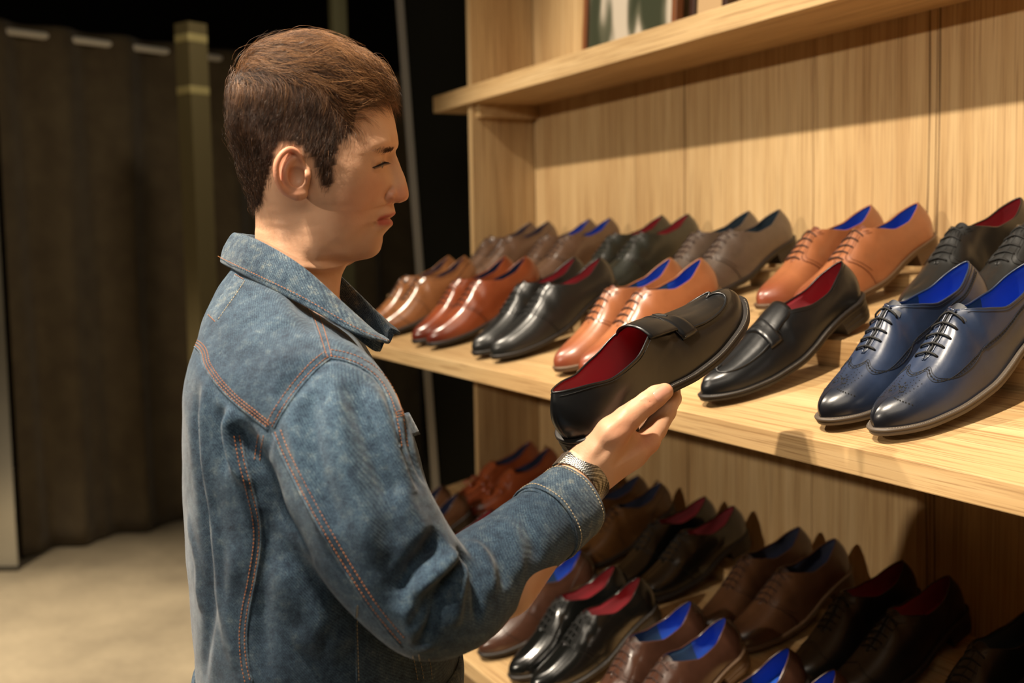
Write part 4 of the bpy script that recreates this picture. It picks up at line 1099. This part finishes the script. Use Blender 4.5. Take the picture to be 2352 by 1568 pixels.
# yoke label patch, a slightly raised denim tab
def surf_patch(corn, nu, nv, lift, name, mat, parent, thick=.0012):
    (a, b_, c, d) = [np.array(x, float) for x in corn]; V_ = []
    for i in range(nu+1):
        for j in range(nv+1):
            u, v_ = i/nu, j/nv; p = (a*(1-u)+b_*u)*(1-v_)+(d*(1-u)+c*u)*v_
            q = cast(JB, p[0], p[1], lift if 0 < i < nu and 0 < j < nv else -.0004)
            V_.append((q if q is not None else at(p[0], p[1], HD))-O0)
    F_ = [(i*(nv+1)+j, i*(nv+1)+j+1, (i+1)*(nv+1)+j+1, (i+1)*(nv+1)+j) for i in range(nu) for j in range(nv)]
    return mesh_obj(name, V_, F_, mat, parent)
surf_patch([(540,627),(564,645),(497,743),(476,723)], 8, 14, .0011, 'neck_label_patch', DENIM2, jacket)
# collar
CT = [(-.066,0,1.612), (-.033,.042,1.604), (.013,.065,1.578), (.051,.063,1.541), (.076,.050,1.514), (.085,.042,1.507)]
CB = [(-.081,0,1.585), (-.042,.058,1.572), (.016,.087,1.545), (.064,.088,1.517), (.087,.066,1.506), (.092,.051,1.503)]
def L3(q): return bp(q[0], q[1], q[2])
def frame_to_r(q): f, s_, z = q; return O0+Rh*f+Sh*s_+np.array([0, 0, z])
T_ = catmull([frame_to_r(q) for q in CT], 8); B_ = catmull([frame_to_r(q) for q in CB], 8)
def mir(P): q = hl(P); q[:, 2] *= -1; return hw_(q)
T_ = np.vstack([mir(T_)[:0:-1], T_]); B_ = np.vstack([mir(B_)[:0:-1], B_])
ax_ = O0+np.array([0, 0, 0.]); CV = []; n = len(T_)
for i in range(n):
    t, b_ = T_[i], B_[i]; out = (b_-t); out[2] = 0; rad = t-(O0+Rh*.0); rad[2] = 0; rad /= np.linalg.norm(rad)+1e-9
    dn = b_-t; mid_ = t+dn*.5+rad*.0045; up_ = np.array([0, 0, 1.])
    wob = .0008*math.sin(i*1.1)
    st_ = t-up_*.030*(1-abs(i-n/2)/(n/2)*.5)-rad*.002
    sec = [st_-rad*.0008, t-rad*.0022-up_*.006, t-rad*.0008+up_*.0008, t+rad*.0028+up_*.0022, t+rad*.0058+dn*.08, t+dn*.28+rad*.0062, mid_+rad*(.0022+wob), t+dn*.78+rad*.0050, b_+rad*(.0032+wob)-up_*.001, b_+rad*.001-up_*.0028, b_-rad*.0004-up_*.0015,
           b_-rad*.0006-dn*.2, mid_-rad*.003, t+dn*.2+rad*.0006, t+rad*.001-up_*.008, st_+rad*.0022]
    CV.append(sec)
ns = len(CV[0]); CVa = np.array(CV).reshape(-1, 3); CF_ = []
for i in range(n-1):
    for j in range(ns): CF_.append((i*ns+j, (i+1)*ns+j, (i+1)*ns+(j+1) % ns, i*ns+(j+1) % ns))
CF_ += [tuple(range(ns)), tuple((n-1)*ns+j for j in range(ns))[::-1]]
collar = fix_normals(pchild('collar', CVa, CF_, DENIM2, jacket)); 
CB_ = BVHTree.FromPolygons([tuple(x) for x in CVa], CF_)
md = collar.modifiers.new('sub', 'SUBSURF'); md.levels = 1; md.render_levels = 2
q = [B_[i]+(T_[i]-B_[i])*.16 for i in range(n)]; qq = []
for i in range(n//2, n-2):
    rad = T_[i]-O0; rad[2] = 0; rad /= np.linalg.norm(rad); qq.append(q[i]+rad*.0058)
dashes(stO, qq)
sb_ = collar
# chest pocket flap
fl = [at(911,958,1.055), at(946,942,1.115), at(977,998,1.130), at(962,1008,1.10), at(925,1004,1.06)]
def flap():
    V_ = []; tl, tr, br, bl = at(908,956,1.070), at(940,947,1.108), at(966,997,1.112), at(928,1006,1.072)
    for lay in (0, 1):
        for i in range(7):
            for j in range(7):
                u, v_ = i/6, j/6; p = (tl*(1-u)+tr*u)*(1-v_)+(bl*(1-u)+br*u)*v_+Sh*(.004*math.sin(math.pi*u)*v_)-lay*(Sh*.002+Rh*.0015)
                V_.append(p-O0)
    F_ = []
    for i in range(6):
        for j in range(6):
            a = (i*7+j, i*7+j+1, (i+1)*7+j+1, (i+1)*7+j); F_ += [a, tuple(x+49 for x in a[::-1])]
    bd = [i*7 for i in range(7)]+[42+j for j in range(1, 7)]+[i*7+6 for i in range(5, -1, -1)]+[j for j in range(5, 0, -1)]
    for i in range(len(bd)): a_, b_ = bd[i], bd[(i+1) % len(bd)]; F_.append((a_, b_, b_+49, a_+49))
    return fix_normals(mesh_obj('pocket_flap', V_, F_, DENIM, jacket))
flap()
# cuff: a double-walled band
c0, c1 = at(1250, 1203, 1.082), at(1314, 1151, 1.115); ax0 = (c1-c0)/np.linalg.norm(c1-c0)
pu = np.cross(ax0, Vh); pu /= np.linalg.norm(pu); pv = np.cross(ax0, pu)
KV, KF = [], []; lv = [(-.10, .0368), (0, .0386), (.03, .0400), (.25, .0398), (.6, .0392), (.97, .0386), (1.0, .0376), (.985, .0352), (.8, .0345), (.3, .034), (0, .033)]
nk = 48
for t_, r_ in lv:
    for k in range(nk):
        a = 2*math.pi*k/nk; rr_ = r_*(1+.022*math.sin(3*a+1)+.012*math.sin(7*a)*(1 if t_ > .2 else .4)); KV.append(c0+(c1-c0)*t_+rr_*(math.cos(a)*pu+math.sin(a)*pv))
for i in range(len(lv)-1):
    for k in range(nk): KF.append((i*nk+k, i*nk+(k+1) % nk, (i+1)*nk+(k+1) % nk, (i+1)*nk+k))
cuff = fix_normals(pchild('cuff', KV, KF, DENIM2, jacket))
KB = BVHTree.FromPolygons([tuple(x) for x in KV], KF)
for t_, r_ in ((.05, .0402), (.90, .0390)):
    ring_ = [c0+(c1-c0)*t_+(r_*(1+.022*math.sin(3*a+1)+.012*math.sin(7*a)))*(math.cos(a)*pu+math.sin(a)*pv) for a in np.linspace(0, 2*math.pi, 97)]
    dashes(stP, ring_, .0005, .0026, .0009)
ring_ = [c0+(c1-c0)*-.02+.0392*(math.cos(a)*pu+math.sin(a)*pv) for a in np.linspace(0, 2*math.pi, 60, endpoint=False)]; sm_.tube(np.array(ring_)-O0, .0012, 5, closed=True)
# left cuff and hem band
bm2 = MB(); bm2.tube([bp(.024, -.215, 1.035)-O0, bp(.03, -.215, 1.00)-O0, bp(.034, -.2145, .955)-O0], [.046, .047, .045], 32); bm2.build('cuff', DENIM2, jacket)
HVv, HFf = [], []; nh = 96
for z_, o_ in ((1.166, .001), (1.164, .0045), (1.150, .006), (1.118, .006), (1.112, .004), (1.113, -.002)):
    a_b, a_f, b2 = float(cub(TZ, TAB, z_)), float(cub(TZ, TAF, z_)), float(cub(TZ, TB, z_))
    for k in range(nh):
        t_ = 2*math.pi*k/nh; cx_, sy_ = math.cos(t_), math.sin(t_); e_ = 2/2.25
        f_ = (a_f if cx_ > 0 else a_b); HVv.append(bp(math.copysign(abs(cx_)**(e_ if cx_ < 0 else 1), cx_)*(f_+o_), math.copysign(abs(sy_)**(e_ if cx_ < 0 else 1), sy_)*(b2+o_), z_))
for i in range(5):
    for k in range(nh): HFf.append((i*nh+k, i*nh+(k+1) % nh, (i+1)*nh+(k+1) % nh, (i+1)*nh+k))
fix_normals(pchild('hem_band', HVv, HFf, DENIM2, jacket))
stO.build('orange_stitching', THREAD, jacket)['kind'] = 'stuff'; stP.build('pale_stitching', PALE, jacket)['kind'] = 'stuff'; sm_.build('seam_ridges', DENIM2, jacket)['kind'] = 'stuff'
# trousers and worn shoes
def trouser_sdf(P):
    d = ellip(P, bp(0, 0, 1.06), BAX, (.172, .118, .14)); d = np.maximum(d, P[:, 2]-1.13)
    for s_ in (-1, 1): d = smin(d, chain(P, [bp(0, s_*.088, .97), bp(.0, s_*.10, .55), bp(-.01, s_*.11, .11)], [.092, .072, .062]), .03)
    return np.maximum(d, .075-P[:, 2])
WV, WF = surface_nets(trouser_sdf, O0+np.array([-.24, -.24, .05]), O0+np.array([.24, .24, 1.15]), .008)
pchild('trousers', relax(WV, WF, 2), WF, DENIMD)
for sgn in (-1, 1):
    d_ = get_mesh('derby', -sgn)
    up = bpy.data.objects.new('shoe', d_['upper']); COL.objects.link(up); up.parent = person; up.location = (sgn*.11, .205, .0005); up.location = tuple(SX*sgn*.11+FY*.205+np.array([0, 0, .0005])); up.rotation_euler = (0, 0, math.atan2(-FY[0], FY[1])+math.pi)
    up.material_slots[0].link = 'OBJECT'; up.material_slots[0].material = COLS['black_matt']
    for nm_ in ('sole', 'heel', 'laces', 'tongue'):
        o = bpy.data.objects.new(nm_, d_[nm_]); COL.objects.link(o); o.parent = up; o.material_slots[0].link = 'OBJECT'; o.material_slots[0].material = SOLE['dark'] if nm_ in ('sole', 'heel') else LACE['black']
# wristwatch on a steel mesh band
def meshmetal():
    m, nt, b_ = new_mat('steel_mesh'); v = coords(nt)
    vo = node(nt, 'ShaderNodeTexVoronoi'); vo.inputs['Scale'].default_value = 620; vo.inputs['Randomness'].default_value = 0; nt.links.new(v, vo.inputs['Vector'])
    c = ramp(nt, vo.outputs['Distance'], [(.25, srgb(214, 214, 208)), (.6, srgb(84, 82, 78))]); nt.links.new(c, b_.inputs['Base Color']); sv(b_, Metallic=1., Roughness=.32); bump(nt, b_, vo.outputs['Distance'], .8, -.0006); return m
STEEL = simple('steel', srgb(200, 196, 186), .25, 1.0)
w0 = at(1333, 1101, 1.138); wa = at(1352, 1080, 1.148)-at(1318, 1118, 1.130); wa = (at(1362,1062,1.147)-at(1300,1135,1.122)); wa /= np.linalg.norm(wa)
wu = np.cross(wa, Vh); wu /= np.linalg.norm(wu); wv_ = np.cross(wa, wu)
WBv, WBf = [], []; nw = 72; secs = [(-.0085, 0), (-.0085, .0016), (-.0078, .0020), (.0078, .0020), (.0085, .0016), (.0085, 0)]
for k in range(nw):
    a = 2*math.pi*k/nw; dr = math.cos(a)*wu+math.sin(a)*wv_; r_ = .0276
    for h_, o_ in secs: WBv.append(w0+wa*h_+dr*(r_+o_))
n6 = len(secs)
for k in range(nw):
    for j in range(n6): k2 = (k+1) % nw; WBf.append((k*n6+j, k*n6+(j+1) % n6, k2*n6+(j+1) % n6, k2*n6+j))
watch = fix_normals(pchild('wristwatch', WBv, WBf, meshmetal()))
watch['label'] = 'silver mesh watch strap'
if (wu @ CU) < 0: wu = -wu
def plate(cen_, nrm_, lenv, widv, thick, name):
    b_ = MB(); V_ = []
    for a in (-1, 1):
        for b__ in (-1, 1):
            for c_ in (-1, 1): V_.append(cen_+lenv*a+widv*b__+nrm_*thick*c_-O0)
    o = mesh_obj(name, V_, [(0,1,3,2),(4,6,7,5),(0,4,5,1),(2,3,7,6),(0,2,6,4),(1,5,7,3)], STEEL, watch, False); fix_normals(o); bevel(o, .0006); return o
plate(w0+wu*.0288, wu, wv_*.007, wa*.0095, .0012, 'clasp'); plate(w0-wu*.0285, wu, wv_*.004, wa*.0095, .0012, 'band_end')
bm2 = MB(); cc = w0-(-Vh)*.0285; bm2.tube([cc-Vh*.002-O0, cc+Vh*.004-O0, cc+Vh*.006-O0], [.0175, .018, .0165], 40); bm2.build('watch_case', STEEL, watch)
# ------------------------------------------------------------ the loafer he is holding
Hh, Tt = at(1334, 1066, 1.158), at(1693, 716, 1.312)
yl = Hh-Tt; yl /= np.linalg.norm(yl)
ul = CU*.58-CR*.62-CF*.60; ul = ul-yl*(ul@yl); ul /= np.linalg.norm(ul); xl = np.cross(yl, ul)
r = shoe('loafer', -1, 'black', 'red', 'dark', 'black', 'black penny loafer with crimson lining held up in his right hand')
mm = Matrix.Identity(4)
for i in range(3): mm[i][0] = xl[i]; mm[i][1] = yl[i]; mm[i][2] = ul[i]; mm[i][3] = Tt[i]
r.matrix_world = mm
# ------------------------------------------------------------ hair
HBV = BVHTree.FromPolygons([tuple(x) for x in HV], [tuple(map(int, f_)) for f_ in HF])
HPOLY = [(905,214),(893,222),(872,232),(850,244),(822,252),(815,280),(812,302),(795,318),(780,332),(772,352),(768,380),(765,405),(762,426),(748,432),(740,424),(733,400),(728,384),(722,366),(708,350),(692,338),(664,325),(646,330),(632,350),(624,378),(617,400),(609,420),(600,462),(590,474),(560,470),(480,400),(480,40),(960,40),(960,190),(912,196)]
HPa = np.array(HPOLY, float)
def inpoly(x, y):
    n_ = len(HPa); c = np.zeros(len(x), bool); j = n_-1
    for i in range(n_):
        xi, yi = HPa[i]; xj, yj = HPa[j]
        m_ = ((yi > y) != (yj > y)) & (x < (xj-xi)*(y-yi)/(yj-yi+1e-12)+xi); c ^= m_; j = i
    return c
def topx(q):   # head-frame points (near side) -> picture coordinates
    w_ = hw_(q)-CAMP; z_ = w_@CF; return 1176+FPX*(w_@CR)/z_, 784-FPX*(w_@CU)/z_
AC = AC.copy(); ca = body.data.color_attributes['tint']; hq = hl(HV); hqn = hq*np.array([1, 1, 1]); hqn[:, 2] = np.abs(hqn[:, 2]); X_, Y_ = topx(hqn); inh = inpoly(X_, Y_) & (hq[:, 1] > 1.62)
# cap: hair mass under the strands
def layer(q):      # thickness of the hair above the scalp
    f, z, s_ = q[..., 0], q[..., 1], q[..., 2]
    top = sst(1.735, 1.775, z-.10*np.clip(-f-.02, 0, .1)+.05*np.clip(f-.05, 0, .05))
    return .0022+.0036*top+.003*top*sst(.0, .08, f)
vi = -np.ones(len(HV), int); fm = inh[HF].all(1); capm = fm & (layer(hq)[HF].min(1) > .0034); used = np.unique(HF[capm]); vi[used] = np.arange(len(used))
cv = HV[used]+HN[used]*(layer(hq[used])*.72)[:, None]
HM, nt, b_ = new_mat('brown_hair'); v = coords(nt, (60, 60, 60)); f1 = noise(nt, v, 1.0, 4); oi = node(nt, 'ShaderNodeHairInfo')
at_ = node(nt, 'ShaderNodeAttribute'); at_.attribute_name = 'shade'
ad = node(nt, 'ShaderNodeMath', operation='MULTIPLY_ADD'); nt.links.new(at_.outputs['Fac'], ad.inputs[0]); ad.inputs[1].default_value = .7; ad.inputs[2].default_value = .15
c = ramp(nt, ad.outputs[0], [(.25, srgb(44, 30, 21)), (.50, srgb(98, 66, 42)), (.80, srgb(176, 130, 88))]); nt.links.new(c, b_.inputs['Base Color']); sv(b_, Roughness=.38, Specular_IOR_Level=.55)
CAPM = simple('hair_base', srgb(40, 25, 17), .8)
hair = pchild('hair', cv, vi[HF[capm]], CAPM, body)
tc_ = np.zeros((len(AC), 4), np.float32); tc_[:, :3] = AC; tc_[:, 3] = 1; tc_[:len(HV)][inh, :3] = np.array(srgb(74, 50, 36)[:3]); ca.data.foreach_set('color', tc_.ravel())
# guides
def field(q, nrm):
    f, z, s_ = q; up_ = np.array([0, 1., 0]); 
    top = float(sst(1.73, 1.775, z+.05*min(f, .05)+.040*float(sst(.03, .07, f))))
    wv = math.sin(f*48+z*22+abs(s_)*20)
    dt = np.array([1.0, .14*wv+.25*float(sst(.05, .08, f)), .14*wv+(.22 if s_ > 0 else -.22)*(.5)])
    side = np.array([-.30-.0*f, -1.0, 0])
    if f > .055: side = np.array([-.1, -1.0, 0])
    back = np.array([-.15, -1., 0])
    if f < -.045: top *= float(sst(-.075, -.035, f)); side = back
    d = dt*top+side*(1-top); d = d-nrm*(d@nrm); return d/(np.linalg.norm(d)+1e-9), top
def to_h(v3): return np.array([v3@Rh, v3[2], v3@Sh])
def from_h(v3): return Rh*v3[0]+Sh*v3[2]+np.array([0, 0, v3[1]])
tri = HF[fm]; ctr_ = HV[tri].mean(1); ar = np.linalg.norm(np.cross(HV[tri[:, 2]]-HV[tri[:, 0]], HV[tri[:, 3]]-HV[tri[:, 1]]), axis=1)
hc = hl(ctr_); wgt = ar*(1+1.2*(hc[:, 2] > -.01)); wgt /= wgt.sum()
NG = 3800; NCH = 9; SEG = 8
gi = rng.choice(len(tri), NG, p=wgt); strandsP = []
fvals = []
for g in gi:
    u_ = rng.rand(2); qd = HV[tri[g]]; p = (qd[0]*(1-u_[0])+qd[1]*u_[0])*(1-u_[1])+(qd[3]*(1-u_[0])+qd[2]*u_[0])*u_[1]
    root = p.copy(); loc, nn, _, _ = HBV.find_nearest(Vector(p)); nn = np.array(nn); q = hl(p)
    d_, top = field(q, to_h(nn)); ln = .010+.034*top*rng.uniform(.75, 1.25)*(1-.62*float(sst(.045, .085, q[0])))+.003*rng.rand(); ht = float(layer(q))*rng.uniform(.45, 1.15)*(1+.35*top*math.sin(q[0]*95+q[1]*60))
    if top > .5 and q[0] > .035: ht *= 1.15
    path = [root]; hd = from_h(d_); sw = rng.normal(0, .12+.18*top); ph_ = q[0]*70+q[1]*55+rng.rand()*1.2
    cur = p.copy()
    for k in range(1, SEG):
        loc, nn, _, _ = HBV.find_nearest(Vector(cur)); nn = np.array(nn); q = hl(cur)
        d_, tp = field(q, to_h(nn)); dd = from_h(d_); sdv = np.cross(nn, dd)
        hd = hd*.35+(dd+sdv*(sw+.55*top*math.sin(k*.9+ph_)))*.65; hd /= np.linalg.norm(hd)
        cur = cur+hd*ln/(SEG-1); loc, nn, _, _ = HBV.find_nearest(Vector(cur)); nn = np.array(nn)
        t_ = k/(SEG-1); h_ = ht*min(1, (t_*3.0)**.7)*(1-.15*t_) ; cur = np.array(loc)+nn*h_
        path.append(cur.copy())
    strandsP.append(path); fvals.append(top)
G_ = np.array(strandsP); fv = np.array(fvals); tt = np.linspace(0, 1, SEG)
# children
K_ = NG*NCH; gid = np.repeat(np.arange(NG), NCH); base = G_[gid].copy()
jit = rng.normal(0, 1, (K_, 3))*(.0030+.0004*fv[gid])[:, None]; jit2 = rng.normal(0, 1, (K_, 3))*(.0006+.0016*fv[gid])[:, None]
base += jit[:, None, :]*(1-.55*tt)[None, :, None]+jit2[:, None, :]*(tt**2)[None, :, None]
sc_ = rng.uniform(.75, 1.12, K_); base = base[:, :1]+(base-base[:, :1])*sc_[:, None, None]
curl = rng.rand(K_)*6.28; wvv = np.sin(tt[None, :]*5+curl[:, None])*.0005*(1+2*fv[gid])[:, None]; base += wvv[..., None]*Sh
T3 = np.gradient(base, axis=1); T3 /= np.linalg.norm(T3, axis=2, keepdims=True)+1e-9
A1 = np.cross(T3, np.array([.3, .2, .93])); A1 /= np.linalg.norm(A1, axis=2, keepdims=True)+1e-9; A2 = np.cross(T3, A1)
rad = (np.linspace(1, .3, SEG)*.00013)[None, :, None]
VV = np.stack([base+rad*(math.cos(a)*A1+math.sin(a)*A2) for a in (0, 2.094, 4.189)], 2)      # K x SEG x 3 x 3
VV = VV.reshape(-1, 3)-O0
ii = (np.arange(K_)*SEG*3)[:, None, None]+(np.arange(SEG-1)*3)[None, :, None]; kk_ = np.arange(3)[None, None, :]; k2 = (np.arange(3)+1) % 3; k2 = k2[None, None, :]
FF = np.stack([ii+kk_, ii+k2, ii+3+k2, ii+3+kk_], -1).reshape(-1, 4)
me = bpy.data.meshes.new('hair_strands'); me.vertices.add(len(VV)); me.vertices.foreach_set('co', VV.ravel().astype(np.float32))
me.loops.add(len(FF)*4); me.loops.foreach_set('vertex_index', FF.ravel().astype(np.int32)); me.polygons.add(len(FF))
me.polygons.foreach_set('loop_start', np.arange(0, len(FF)*4, 4, dtype=np.int32)); me.polygons.foreach_set('use_smooth', np.ones(len(FF), bool)); me.update(calc_edges=True); me.validate()
shd = np.clip((rng.normal(.5, .22, NG)*(.42+.78*fv))[gid]+rng.normal(0, .12, K_), 0, 1); sa = me.attributes.new('shade', 'FLOAT', 'POINT'); sa.data.foreach_set('value', np.repeat(shd, SEG*3).astype(np.float32))
me.materials.append(HM); o = bpy.data.objects.new('hair_strands', me); COL.objects.link(o); o.parent = hair; o['kind'] = 'stuff'
# ------------------------------------------------------------ background
def curtain_mat():
    m, nt, b_ = new_mat('brown_curtain'); v = coords(nt); f_ = noise(nt, v, 8, 3); c = ramp(nt, f_, [(.3, srgb(84, 72, 54)), (.7, srgb(100, 88, 66))]); nt.links.new(c, b_.inputs['Base Color']); sv(b_, Roughness=.95, Sheen_Weight=.2); return m
CM = curtain_mat(); CA, CBp = np.array([-6.331, .285, 0]), np.array([-6.697, 1.163, 0]); cd = (CBp-CA)/np.linalg.norm(CBp-CA); cn = np.array([cd[1], -cd[0], 0])
if cn[0] < 0: cn = -cn
def curtain(x0, x1, name, label, seed):
    r = empty(name, tuple(CA+cd*x0)); tag(r, label, 'curtain', 'curtains at the back')
    V_, F_ = [], []; n_ = int((x1-x0)/.012); zs = np.r_[np.linspace(.012, 2.60, 24), 2.66, 2.70, 2.745]
    rs = np.random.RandomState(seed); p1, p2 = rs.rand(2)*6
    for z_ in zs:
        for i in range(n_+1):
            t_ = x0+(x1-x0)*i/n_; a = .045*math.sin(2*math.pi*t_/.353+1.71+.15*math.sin(z_))+.018*math.sin(2*math.pi*t_/.19+p2+z_*.3)*(1-z_/2.75)
            p = CA+cd*t_+cn*(a)+np.array([0, 0, z_]); V_.append(p-(CA+cd*x0))
    for j in range(len(zs)-1):
        for i in range(n_): F_.append((j*(n_+1)+i, j*(n_+1)+i+1, (j+1)*(n_+1)+i+1, (j+1)*(n_+1)+i))
    o = mesh_obj('cloth', V_, F_, CM, r); sd_ = o.modifiers.new('solid', 'SOLIDIFY'); sd_.thickness = .003
curtain(-.02, 1.02, 'curtain', 'dark brown eyelet curtain hanging left of the khaki post', 1)
curtain(1.05, 2.9, 'curtain', 'dark brown curtain behind the man, right of the khaki post', 2)
b = MB(); P0 = CA+cd*-.10+np.array([0, 0, 2.695]); P1 = CA+cd*3.1+np.array([0, 0, 2.695]); b.tube([P0, P1], .019, 14)
o = b.build('curtain_rod', simple('brushed_rod', srgb(236, 230, 214), .45, 0)); tag(o, 'pale metal curtain rod showing in short lengths between the folds', 'rod')
pp = at(468, 784, 5.4); r = empty('display_post', (pp[0], pp[1], 0)); tag(r, 'khaki square post with two pale bands imitating lamp reflections near its top', 'post')
PM = simple('khaki_paint', srgb(112, 102, 70), .6); BM_ = simple('reflection_band', srgb(214, 200, 140), .35, .3)
b = MB(); b.box(-.052, .052, -.052, .052, 0, 2.625); o = b.build('shaft', PM, r, False); o.rotation_euler = (0, 0, math.radians(26))
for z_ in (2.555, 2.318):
    b = MB(); b.box(-.054, .054, -.054, .054, z_-.019, z_+.019); o = bevel(b.build('band', BM_, r, False), .005); o.rotation_euler = (0, 0, math.radians(26))  # lamp reflections put into colour as pale strips around the shaft
# thin dark-olive post seen behind the throat
pp = at(799, 784, 5.2); b = MB(); b.box(pp[0]-.03, pp[0]+.03, pp[1]-.032, pp[1]+.032, 0, 3.58); o = b.build('olive_post', simple('olive_paint', srgb(92, 90, 62), .7), smooth=False); tag(o, 'narrow olive post running floor to ceiling behind his throat', 'post')
# leaning mirror whose pale frame edge crosses behind the nose
pt, pb = at(918, 0, 3.9), at(1004, 1160, 3.9); dv = (pb-pt)/np.linalg.norm(pb-pt)
foot = pb+dv*((.0-pb[2])/dv[2]); topp = pt-dv*.25
r = empty('leaning_mirror', tuple(foot)); tag(r, 'tall leaning mirror with a pale grey frame edge behind the shelf end', 'mirror')
sx = CR.copy(); sx[2] = 0; sx /= np.linalg.norm(sx); up_ = topp-foot; ln_ = np.linalg.norm(up_); up_ /= ln_; dp_ = np.cross(sx, up_)
def obox(nm, mat, a0, a1, c0_, c1_, d0_, d1_):
    V_ = [sx*a+up_*c_+dp_*d_ for c_ in (c0_, c1_) for d_ in (d0_, d1_) for a in (a0, a1)]
    o = mesh_obj(nm, V_, [(0,1,3,2),(4,6,7,5),(0,4,5,1),(2,3,7,6),(0,2,6,4),(1,5,7,3)], mat, r, False); return fix_normals(o)
FRM = simple('frame_grey', srgb(176, 170, 156), .5)
obox('frame_edge', FRM, -.012, .014, 0, ln_, -.015, .015); obox('frame_edge', FRM, .80, .826, 0, ln_, -.015, .015)
obox('glass', simple('dark_glass', srgb(34, 34, 26), .75, 0, Specular_IOR_Level=.15), .0145, .7995, .0, ln_-.03, -.004, .004)
# pale cheval panel at the far left edge
M0 = at(22, 1309, 1); M0 = CAMP+(M0-CAMP)*(1.6/(1.6-M0[2])); q_ = CR.copy(); q_[2] = 0; q_ /= np.linalg.norm(q_)
r = empty('dressing_mirror', tuple(M0)); tag(r, 'pale full-length dressing mirror cut by the left edge of the picture', 'mirror')
q2 = np.array([-q_[1], q_[0], 0])
def qbox(nm, mat, a0, a1, d0, d1, z0, z1):
    V_ = [q_*a+q2*d+np.array([0, 0, z]) for z in (z0, z1) for d in (d0, d1) for a in (a0, a1)]
    return fix_normals(mesh_obj(nm, V_, [(0,1,3,2),(4,6,7,5),(0,4,5,1),(2,3,7,6),(0,2,6,4),(1,5,7,3)], mat, r, False))
qbox('glass', simple('mirror_glass', srgb(190, 188, 178), .18, .6), -.6, .045, -.005, .005, .02, 1.97); qbox('base_rail', simple('rail_dark', srgb(60, 56, 48), .5), -.6, .05, -.02, .02, 0, .02)
# framed photograph on the upper shelf
def framed(name, x0, x1, y0, z0, h, label, fm_, pic, lean=.05):
    r = empty(name, (x0, y0, z0)); tag(r, label, 'picture frame'); r.rotation_euler = (-lean, 0, 0); w_ = x1-x0; t_ = .018
    b = MB(); b.box(0, t_, -.01, .01, 0, h); b.box(w_-t_, w_, -.01, .01, 0, h); b.box(t_, w_-t_, -.01, .01, 0, t_*.25); b.box(t_, w_-t_, -.01, .01, h-t_, h)
    bevel(b.build('frame', fm_, r, False), .0015)
    b = MB(); b.box(t_, w_-t_, -.002, .004, t_*.25, h-t_); b.build('photograph', pic, r, False)
def picmat():
    m, nt, b_ = new_mat('photo_print'); v = coords(nt, (9, 1, 3.2), rot=(0, .35, 0)); f_ = noise(nt, v, 1.0, 2, .4)
    c = ramp(nt, f_, [(.44, srgb(58, 62, 48)), (.50, srgb(92, 92, 76)), (.56, srgb(186, 176, 160))]); nt.links.new(c, b_.inputs['Base Color']); sv(b_, Roughness=.2); return m
FW = simple('walnut_frame', srgb(112, 66, 34), .45)
framed('picture_frame', -2.47, -2.068, 1.44, 2.018, .52, 'framed black-and-white photograph leaning on the wall above the top shelf', FW, picmat())
framed('picture_frame', -2.062, -1.93, 1.47, 2.018, .40, 'narrow dark framed picture just right of the larger one', simple('dark_frame', srgb(52, 28, 18), .4), simple('pale_print', srgb(190, 160, 120), .4))
